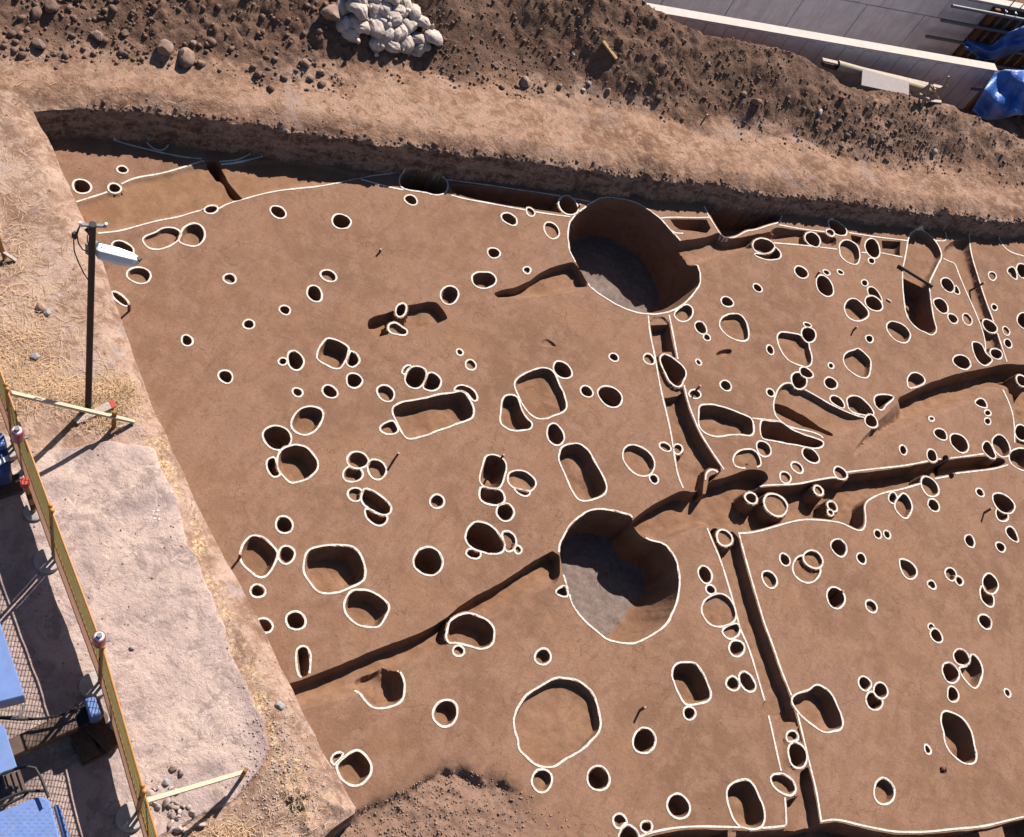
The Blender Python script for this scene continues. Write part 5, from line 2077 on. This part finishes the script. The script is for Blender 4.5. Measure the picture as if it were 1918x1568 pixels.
# red capped bollards
for (x, y), h, lab, tl in (((65, 961), 1.10, 'yellow and black bollard with a bright red cap, upper one', (-.05, -.07)), ((214, 1353), .62, 'low yellow bollard with a bright red cap beside the blue jack', (-.04, .06))):
    c = g1(x, y, gz)
    t = empty('bollard', c, lab, 'bollard')
    top_ = Vector((tl[0], tl[1], h))
    for k in range(6):
        MB().tube([top_ * (k / 6), top_ * ((k + 1) / 6)], .036, 14).build('band', M['yellow'] if k % 2 == 0 or k == 5 else M['black'], t, True)
    MB().tube([top_ - Vector((0, 0, .09)), top_, top_ + Vector((0, 0, .012))], [.062, .062, .055], 22).build('cap', M['red'], t, True)
    MB().tube([(0, 0, 0), (0, 0, .08), (0, 0, .1)], [.15, .145, .12] if h > 1 else [.10, .10, .08], 24).build('foot', M['concrete'], t, True)

# braces: lumber from the fence top down to stakes
for k, (pa, za, pb, zb_, st_, sh, la, lb) in enumerate((
        ((20, 736), 2.50, (251, 790), .80, (213, 801), .50, 'long pale lumber brace from the fence to the ground past the lamp post', 'orange stake nailed to the upper lumber brace'),
        ((272, 1501), 2.45, (457, 1446), 1.12, (452, 1457), .50, 'pale lumber brace between the fence and a stake near the bottom', 'orange stake block at the end of the lower lumber brace'))):
    A = g1(*pa, za)
    B = g1(*pb, zb_)
    o = MB().bar((0, 0, 0), A - B, .055, .045).build('lumber_brace', M['pine'], bevel=.003)
    o.location = B
    tag(o, la, 'lumber')
    s_ = onground(*st_)
    o = MB().bar((0, 0, -.1), (0, 0.0, sh), .05).build('wooden_stake', M['orangewood'], bevel=.003)
    o.location = s_
    tag(o, lb, 'stake')
bp = [g1(x, y, .83) for x, y in ((137, 785), (146, 793), (218, 762), (212, 750))]
c = sum(bp, Vector()) / 4
bd = MB().prism([(p - c)[:2] for p in bp], -.012, .012).build('board', M['palewood'])
bd.location = c
bd.rotation_euler = (0.06, 0, 0)
tag(bd, 'weathered white board with a red end lying at the lamp post foot', 'board')
e = [bp[2] - c, bp[3] - c]
u_ = (bp[1] - bp[2]).normalized() * .07
MB().prism([(e[0])[:2], (e[0] + u_)[:2], (e[1] + u_)[:2], (e[1])[:2]], .0125, .016).build('red_end', M['red'], bd)

# barricade at the left edge
t = empty('wooden_barricade', onground(10, 480), 'orange wooden barricade cut off by the left edge', 'barricade')
b0_ = t.location
f3 = lambda x, y, z: g1(x, y, b0_.z + z) - b0_
MB().bar(f3(-6, 440, .6), f3(10, 486, 0), .06, .03).build('leg', M['orangewood'], t)
MB().bar(f3(-20, 455, .35), f3(30, 488, .02), .05, .03).build('rail', M['palewood'], t)
MB().bar(f3(-30, 455, .7), f3(-12, 500, 0), .06, .03).build('leg', M['orangewood'], t)
# yellow sheet corner at the top left
o = MB().prism([g1(x, y, 0)[:2] for x, y in ((-60, -30), (35, -20), (20, 12), (0, 6), (-60, -6))], 1.25, 1.28).build('yellow_board', mat_plain('pale_yellow_sheet', (.78, .60, .25), .6, .15, 4))
tag(o, 'pale yellow sheet poking into the top left corner', 'sheet')

# ------------------------------------------------------------------ mobile crane at the lower left
cr = empty('mobile_crane', g1(-60, 1400, gz), 'blue mobile crane with outriggers, only its right side in view at the lower left', 'crane')
cb = cr.location


def px_prism(name, poly, zt_, zb_, mat, parent=None, bevel=.012):
    """prism whose top face shows at these picture points"""
    w = [g1(x, y, zt_) for x, y in poly]
    org = cb
    ar_ = area(np.array([p[:2] for p in w]))
    if ar_ < 0:
        w = w[::-1]
    o = MB().prism([((p - org)[0], (p - org)[1]) for p in w], zb_ - org.z, zt_ - org.z).build(name, mat, parent or cr, False, bevel)
    return o


cabn = px_prism('cabinet', [(-160, 1080), (-12, 1130), (0, 1165), (46, 1303), (-160, 1355)], 1.75, 1.42, M['blue'])
px_prism('cabinet_base', [(-160, 1100), (-12, 1150), (30, 1290), (-160, 1345)], 1.42, 1.2, M['bluedark'])
px_prism('outrigger_beam', [(-40, 1408), (16, 1385), (138, 1326), (148, 1362), (22, 1418), (-40, 1445)], 1.30, 1.08, M['rust'])
px_prism('beam_sleeve', [(132, 1328), (156, 1317), (170, 1352), (146, 1364)], 1.25, 1.02, M['black'])
jk = px_prism('jack_head', [(158, 1309), (178, 1303), (191, 1336), (169, 1344)], 1.50, 1.15, M['blue'], bevel=.02)
px_prism('jack_collar', [(160, 1311), (186, 1305), (196, 1338), (170, 1348)], 1.16, .98, M['steel'], bevel=.02)
cjk = g1(180, 1345, 1.0) - cb
MB().tube([cjk + Vector((0, 0, .2)), cjk + Vector((0, 0, -.12))], .07, 16).build('jack_leg', M['steel'], cr, True)
MB().tube([cjk + Vector((0, 0, -.1)), cjk + Vector((0, 0, -.13))], .15, 20).build('jack_foot', M['rust'], cr, True)
hose = [(-40, 1342), (0, 1345), (40, 1348), (80, 1346), (120, 1338), (158, 1322)]
MB().tube([g1(x, y, 1.45) - cb for x, y in hose], .018, 8).build('hose', M['black'], cr, True)
MB().tube([g1(x, y, 1.45) - cb for x, y in [(-40, 1345), (10, 1344), (34, 1341), (43, 1334), (44, 1322)]], .016, 8).build('grab_handle', M['steel'], cr, True)
px_prism('side_plate', [(-120, 1330), (8, 1360), (33, 1440), (-120, 1500)], 1.62, 1.55, M['blue'])
st = px_prism('step', [(-60, 1470), (36, 1441), (52, 1484), (-60, 1520)], 1.35, 1.30, M['steel'])
for k in range(7):
    t_ = k / 6
    a = g1(-30 + 64 * t_, 1462 - 20 * t_, 1.37) - cb
    b = g1(-18 + 66 * t_, 1502 - 18 * t_, 1.37) - cb
    MB().bar(a, b, .035, .02).build('slat', M['rust'], st)
MB().tube([g1(x, y, 1.85) - cb for x, y in [(-20, 1462), (8, 1448), (34, 1439), (52, 1436), (66, 1439), (76, 1456), (88, 1486), (91, 1494)]], .018, 8).build('handrail', M['black'], cr, True)
MB().tube([g1(x, y, 1.75) - cb for x, y in [(-20, 1510), (10, 1496), (46, 1482), (86, 1481)]], .018, 8).build('handrail', M['black'], cr, True)
MB().tube([g1(x, y, 1.7) - cb for x, y in [(-20, 1517), (20, 1504), (44, 1492), (52, 1484)]], .016, 8).build('handrail', M['black'], cr, True)
dk = px_prism('deck_plate', [(-120, 1560), (0, 1520), (76, 1490), (93, 1499), (112, 1568), (130, 1640), (-120, 1700)], 1.72, 1.60, M['blue'], bevel=.02)
px_prism('deck_edge', [(99, 1506), (112, 1508), (120, 1530), (140, 1600), (150, 1650), (135, 1650), (118, 1575)], 1.50, 1.25, M['blue'], bevel=.02)
mb = MB()
for px_ in range(0, 108, 7):
    for py_ in range(1500, 1568, 7):
        if py_ < 1524 - px_ * .38 + 4 or px_ > 88 + (py_ - 1500) * .28: continue
        k = (px_ // 7 + py_ // 7) % 2
        c = g1(px_ + (3 if k else 0), py_, 1.722) - cb
        d = Vector((.011, .008, 0)) if k else Vector((-.008, .011, 0))
        mb.bar(c - d, c + d, .004, .002)
tag(mb.build('tread_pattern', M['blue'], dk), kind='stuff')
for i, (a, b) in enumerate((((150, 1352), (196, 1345)), ((146, 1372), (206, 1362)), ((155, 1395), (214, 1384)))):
    pass
CL = [('timber crib block nearest the jack head', (168, 1352), (216, 1400), 1.0),
      ('dark timber crib block under the jack, left one', (140, 1362), (172, 1420), .96)]
for lab, a, b, zz in CL:
    A = g1(*a, zz - .08)
    B = g1(*b, zz - .08)
    o = MB().bar((0, 0, 0), B - A, .22, .14).build('crib_timber', M['timber'], bevel=.008)
    o.location = A
    tag(o, lab, 'timber block')
for lab, a, b in (('lower crib timber lying across under the jack', (135, 1400), (208, 1372)), ('lowest crib timber in front of the jack', (150, 1425), (214, 1395))):
    A = g1(*a, gz + .07)
    B = g1(*b, gz + .07)
    o = MB().bar((0, 0, 0), B - A, .16, .12).build('crib_timber', M['timber'], bevel=.008)
    o.location = A
    tag(o, lab, 'timber block')
# second outrigger, upper left
px_prism('jack_head', [(-60, 800), (6, 811), (13, 832), (-60, 850)], 1.50, 1.30, M['blue'], bevel=.02)
px_prism('jack_body', [(-60, 835), (14, 836), (20, 868), (20, 885), (-60, 905)], 1.35, 1.0, M['bluedark'], bevel=.02)
px_prism('jack_stripe', [(-60, 888), (16, 852), (18, 862), (-60, 900)], 1.365, 1.352, M['lamp'], bevel=0)
A = g1(-30, 925, gz + .06)
o = MB().bar((0, 0, 0), g1(42, 905, gz + .06) - A, .28, .12).build('crib_timber', M['timber'], bevel=.01)
o.location = A
tag(o, 'timber pad under the upper left outrigger jack', 'timber block')
A = g1(34, 898, gz + .12)
o = MB().bar((0, 0, 0), g1(44, 916, gz + .02) - A, .10, .04).build('wood_offcut', M['palewood'], bevel=.004)
o.location = A
tag(o, 'pale wood offcut beside the upper left timber pad', 'offcut')

# ------------------------------------------------------------------ sandbags
ICO[4] = ico(4)


def bag_mesh(seed, L=.25, W=.18, Hh=.115):
    v, f = ICO[4]
    r = np.random.default_rng(seed)
    w = np.sign(v) * np.abs(v) ** .8
    w /= np.max(np.abs(w))
    x, y, z = w.T
    neck = np.clip((x - .45) / .55, 0, 1)
    k = 1 - .72 * neck ** 1.3
    ang = np.arctan2(z, y)
    ph = r.uniform(0, 6, 4)
    near_neck = np.clip((x + .35) / 1.2, 0, 1)
    fold = np.sqrt(np.abs(np.sin(ang * 5.5 + ph[0] + .9 * np.sin(x * 3 + ph[1])))) - .75
    cr = np.abs(fbm(x * 1.6 + seed, y * 1.6 + z * 1.9, 3, seed % 31)) - .12
    wr = .34 * fold * near_neck - .12 * cr + .07 * np.sin(x * 6 + ang * 2 + ph[2])
    y = y * k * (1 + wr)
    z = z * k * (1 + wr * 1.25)
    P = np.stack([x * L * (1 + .18 * wr), y * W, z * Hh], 1)
    P[:, 2] -= .35 * P[:, 0] ** 2 / L + .1 * P[:, 1] ** 2 / W
    me = bpy.data.meshes.new('sandbag')
    me.from_pydata(P.tolist(), [], f)
    me.shade_smooth()
    me.materials.append(M['bag'])
    knot = MB()
    pts_ = [(L * .9, 0, -.06), (L * 1.04, 0, -.06), (L * 1.10, .01, -.05), (L * 1.24, .02, -.03)]
    knot.tube(pts_, [.05, .016, .03, .055], 9)
    km = bpy.data.meshes.new('tied_neck')
    km.from_pydata(knot.v, [], knot.f)
    km.shade_smooth()
    km.materials.append(M['bag'])
    return me, km


BM_ = [bag_mesh(s) for s in (11, 23, 37, 51, 64)]
BAGS = [(666, 8, .34, 0), (693, 8, .36, 40), (723, 8, .36, 200), (752, 17, .26, 320), (642, 20, .10, 80), (668, 31, .28, 10), (693, 23, .26, 150),
        (714, 28, .28, 330), (739, 30, .26, 240), (696, 38, .16, 300), (715, 49, .18, 200), (732, 46, .28, 250), (760, 55, .18, 90), (785, 49, .18, 20),
        (675, 60, .22, 230), (698, 60, .20, 170), (719, 68, .10, 290), (735, 69, .10, 260), (745, 69, .15, 280), (778, 78, .12, 200), (806, 75, .12, 170),
        (705, 83, .02, 300), (730, 83, .02, 10), (759, 86, .06, 0), (783, 90, .0, 250), (646, 49, .08, 60), (654, 62, .02, 330), (668, 50, .12, 20), (770, 30, .2, 140), (700, 10, .2, 100)]
for i, (x, y, dz, a) in enumerate(BAGS):
    p = onground(x, y + dz * 22, 1.0)
    me, km = BM_[i % 5]
    o = link_mesh('sandbag', me)
    o.location = (p.x, p.y, p.z + .05 + dz * .8)
    o.rotation_euler = (rnd.uniform(-.35, .35), rnd.uniform(-.3, .5), RAD(a))
    s = rnd.uniform(.82, 1.05)
    o.scale = (s, s, s)
    vpos = 'top' if y < 25 else 'upper middle' if y < 45 else 'lower middle' if y < 72 else 'bottom'
    order_ = sorted([b for b in BAGS if ('top' if b[1] < 25 else 'upper middle' if b[1] < 45 else 'lower middle' if b[1] < 72 else 'bottom') == vpos])
    k = order_.index((x, y, dz, a)) + 1
    od = ['first', 'second', 'third', 'fourth', 'fifth', 'sixth', 'seventh', 'eighth', 'ninth', 'tenth', 'eleventh', 'twelfth'][k - 1]
    tag(o, f'dirty white tied sandbag, {od} from the left in the {vpos} row of the pile', 'sandbag', 'white sandbags piled on the spoil heap')
    link_mesh('tied_neck', km, None, o)

# ------------------------------------------------------------------ planks, duct and trestle on the heap
def bar_px(name, a, b, za, zb_, w, h, mat, label, cat):
    A, B = g1(*a, za), g1(*b, zb_)
    o = MB().bar((0, 0, 0), B - A, w, h).build(name, mat, bevel=.004)
    o.location = A
    return tag(o, label, cat)


p0, p1 = onground(1128, 80, 1.3), onground(1153, 113, 1.3)
o = MB().bar((0, 0, 0), p1 - p0, .075, .04).build('plank', mat_wood('yellow_plank', (.62, .42, .19)))
o.location = p0 + Vector((0, 0, .04))
tag(o, 'yellowish plank lying on the slope of the spoil heap', 'plank')
p0, p1 = onground(1342, 74, 1.3), onground(1353, 80, 1.3)
o = MB().bar((0, 0, 0), p1 - p0, .05, .03).build('plank', M['palewood'])
o.location = p0 + Vector((0, 0, .03))
tag(o, 'short grey lath on the heap near the concrete channel', 'plank')
bar_px('plank', (1540, 112), (1765, 165), 1.38, 1.12, .10, .05, M['palewood'], 'long pale plank lying behind the ribbed duct along the channel', 'plank')
A = g1(1568, 122, 1.32)
B = g1(1745, 172, 1.10)
d = (B - A)
n_ = 90
du = empty('ribbed_duct', A, 'cream ribbed duct lying beside the concrete channel under a grey board', 'duct')
MB().tube([d * (k / n_) for k in range(n_ + 1)], [.105 + (.008 if k % 2 else 0) for k in range(n_ + 1)], 18, False).build('duct_tube', M['duct'], du, True)
MB().tube([d * .001, d * .02], [.09, .09], 18).build('duct_mouth_shade', M['black'], du, True)  # black plug in the open end stands in for the shade inside
A = g1(1590, 142, 1.18)
bar_px('timber_block', (1541, 118), (1568, 126), 1.25, 1.22, .16, .1, M['rust'], 'rusty brown block in front of the open end of the duct', 'block')
bp = [g1(x, y, 1.36) for x, y in ((1615, 131), (1613, 160), (1702, 179), (1702, 153))]
c = sum(bp, Vector()) / 4
o = MB().prism([(p - c)[:2] for p in bp], -.012, .012).build('grey_board', mat_plain('grey_board_face', (.42, .36, .36), .8, .2, 12, dirt=.3))
o.location = c
tag(o, 'grey rectangular board laid over the ribbed duct', 'board')
sawm = mat_wood('sawhorse_wood', (.62, .42, .30))
tb = onground(1737, 200, 1.1)
t = empty('sawhorse', tb, 'battered wooden sawhorse standing on the heap beside the channel', 'sawhorse')
zz = tb.z
f3 = lambda x, y, z: g1(x, y, zz + z) - tb
for a, za, b, zb_ in (((1710, 181), 0, (1760, 147), .55), ((1733, 184), .05, (1774, 160), .5), ((1725, 202), 0, (1744, 151), .5), ((1760, 188), 0, (1777, 143), .55),
                      ((1741, 158), .45, (1758, 184), .1), ((1722, 176), .2, (1740, 186), .2), ((1741, 158), .4, (1752, 168), .35)):
    MB().bar(f3(*a, za), f3(*b, zb_), .055, .04).build('leg', sawm, t)
MB().bar(f3(1732, 187, .1), f3(1763, 191, .1), .08, .03).build('brace_board', M['palewood'], t)

# ------------------------------------------------------------------ concrete channel behind the heap
ch = empty('concrete_channel', SQ(10, 4, 0), 'deep concrete channel with pale wall tops behind the spoil heap', 'channel')
co = ch.location


def sbox(name, s0, s1, q0, q1, z0, z1, mat, parent=ch, bevel=0.0):
    w = [SQ(s0, q0), SQ(s1, q0), SQ(s1, q1), SQ(s0, q1)]
    return MB().prism([((p - co)[0], (p - co)[1]) for p in w], z0 - co.z, z1 - co.z).build(name, mat, parent, False, bevel)


beam_mat = mat_plain('wall_top_concrete', (.82, .72, .66), .85, .2, 6, dirt=.5, dirtcol=(.42, .33, .28, 1))
stripe_mat = mat_plain('pale_wall_strip', (1.0, .92, .93), .85, .15, 5, dirt=.2)
nw_ = sbox('near_wall', 9.5, 20.65, 3.80, 4.02, -2.6, 1.47, M['cwall'])
sbox('wall_top', 9.5, 20.7, 3.79, 4.03, 1.473, 1.50, beam_mat, nw_)
s_ = 10.6
while s_ < 20.6:
    sbox('wall_strip', s_, s_ + .22, 3.785, 3.80, -.5, 1.42, stripe_mat, nw_)
    s_ += .52
jx = [on_q(x, y, 6.8) for x, y in ((1359, 26), (1470, 50), (1577, 74), (1679, 95))]
js = [(np.array(p[:2]) - E0) @ EU for p in jx]
stepj = float(np.mean(np.diff(js)))
zj = on_q(1623, 8, 6.8)[2]
zt_far = on_q(1880, 10, 6.8)[2]
fw_ = sbox('far_wall', 8, 34, 6.82, 6.96, -2.6, zt_far - .04, M['cwall'])
sbox('wall_top', 8, 34, 6.78, 7.0, zt_far - .03, zt_far + .02, beam_mat, fw_)
s_ = js[0] - 3 * stepj
while s_ < 30:
    sbox('concrete_panel', s_ + .012, s_ + stepj - .012, 6.795, 6.818, -2.5, zj - .01, M['cwall'], fw_, .004)
    sbox('concrete_panel', s_ + .4 + .008, s_ + .4 + stepj - .008, 6.797, 6.818, zj + .01, zt_far - .06, M['cwall'], fw_, .004)
    s_ += stepj
sbox('channel_floor', 8, 34, 4.02, 6.8, -2.6, -2.5, M['cwall'])
# brown formwork at the right end of both walls
fe = on_q(1830, 50, 6.75)
fs = float((np.array(fe[:2]) - E0) @ EU)
fm = sbox('formwork', fs, 34, 6.72, 6.78, -2.5, zt_far - .08, M['form'])
for k in range(26):
    s_ = fs + .02 + k * .33
    sbox('batten', s_, s_ + (.16 if k == 0 else .06), 6.64, 6.72, -2.5, zt_far - .06, M['batten'] if k == 0 else M['steel'], fm)
for (x, y) in ((1783, 11), (1763, 38), (1735, 68), (1718, 98)):
    a = on_q(x, y, 6.55)
    sa = float((np.array(a[:2]) - E0) @ EU)
    b = SQ(sa + 4.5, 6.55, a[2])
    MB().tube([a - co, b - co], .045, 12).build('pipe', M['pipe'], fm, True)
# near form section
fm2 = sbox('formwork', 20.75, 27, 3.84, 3.98, -1.2, 1.36, M['form'])
for k in range(18):
    s_ = 20.75 + k * .33
    sbox('batten', s_, s_ + .07, 3.74, 3.84, -1.0, 1.38, M['batten'], fm2)
a = on_q(1820, 166, 3.6)
MB().tube([a - co, SQ(float((np.array(a[:2]) - E0) @ EU) + 3.5, 3.62, a[2]) - co], .04, 12).build('pipe', M['pipe'], fm2, True)
for k in range(6):
    MB().tube([SQ(22.6 + k * .35, 6.75, zt_far - .2) - co, SQ(22.6 + k * .35, 6.75, zt_far + .9) - co], .014, 6).build('rebar', M['rust'], fw_)


def tarp(name, corners, q, bulge, label, nu=26, nv=16, seed=0):
    """corners: picture points round the sheet (left-top, right-top, right-bottom, left-bottom rows of control points)"""
    topr, botr = corners
    tp = resample(np.array(topr, float), 1, False)
    bt = resample(np.array(botr, float), 1, False)
    V = []
    for j in range(nv + 1):
        for i in range(nu + 1):
            u, v = i / nu, j / nv
            a = tp[min(int(u * (len(tp) - 1)), len(tp) - 1)]
            b = bt[min(int(u * (len(bt) - 1)), len(bt) - 1)]
            p = a * (1 - v) + b * v
            fo = math.sin(u * 19 + v * 5 + seed) * .05 + math.sin(u * 8 - v * 9 + seed) * .07
            qq = q[0] * (1 - v) + q[1] * v - bulge * math.sin(math.pi * v) + fo * (.4 + v)
            V.append(on_q(p[0], p[1], qq))
    Fq = []
    W = nu + 1
    for j in range(nv):
        for i in range(nu):
            Fq.append((j * W + i, j * W + i + 1, (j + 1) * W + i + 1, (j + 1) * W + i))
    o0 = V[0].copy()
    me = bpy.data.meshes.new(name)
    me.from_pydata([tuple(v - o0) for v in V], [], Fq)
    me.shade_smooth()
    o = link_mesh(name, me, M['tarp'])
    o.location = o0
    md = o.modifiers.new('thickness', 'SOLIDIFY')
    md.thickness = .004
    return tag(o, label, 'tarpaulin')


tarp('tarpaulin', ([(1812, 72), (1830, 80), (1856, 86), (1885, 62), (1918, 48), (1960, 40)], [(1805, 92), (1818, 96), (1835, 110), (1860, 113), (1918, 94), (1960, 80)]), (6.3, 6.1), .10, 'blue tarpaulin sagging over the far formwork at the top right')
tarp('tarpaulin', ([(1862, 137), (1882, 130), (1900, 131), (1960, 133)], [(1820, 206), (1846, 225), (1866, 225), (1900, 216), (1960, 214)]), (3.62, 2.9), .10, 'large blue tarpaulin hanging over the end of the near channel wall', 34, 26, 2)

# faded paint mark on the worn path
pm = MB()
for (x, y, a, b) in ((288, 958, 6, 2), (296, 957, 5, 3), (287, 963, 3, 4), (294, 965, 5, 3), (290, 972, 6, 3), (284, 969, 3, 2), (298, 973, 3, 3), (281, 977, 3, 1.5), (291, 977, 5, 1.5)):
    q_ = [g1(x + a * .6 * math.cos(t) * (1 + .3 * math.sin(3 * t + x)), y + b * .7 * math.sin(t), .79) for t in np.linspace(0, 6.28, 10)[:-1]]
    zz = ground_z([p[:2] for p in q_]) + .006
    n0 = len(pm.v)
    pm.v += [(p.x, p.y, float(z_)) for p, z_ in zip(q_, zz)]
    pm.f.append(tuple(range(n0, n0 + len(q_))))
o = pm.build('paint_mark', M['chalk'])
tag(o, 'flaking white paint mark on the worn path right of the fence', 'paint mark')
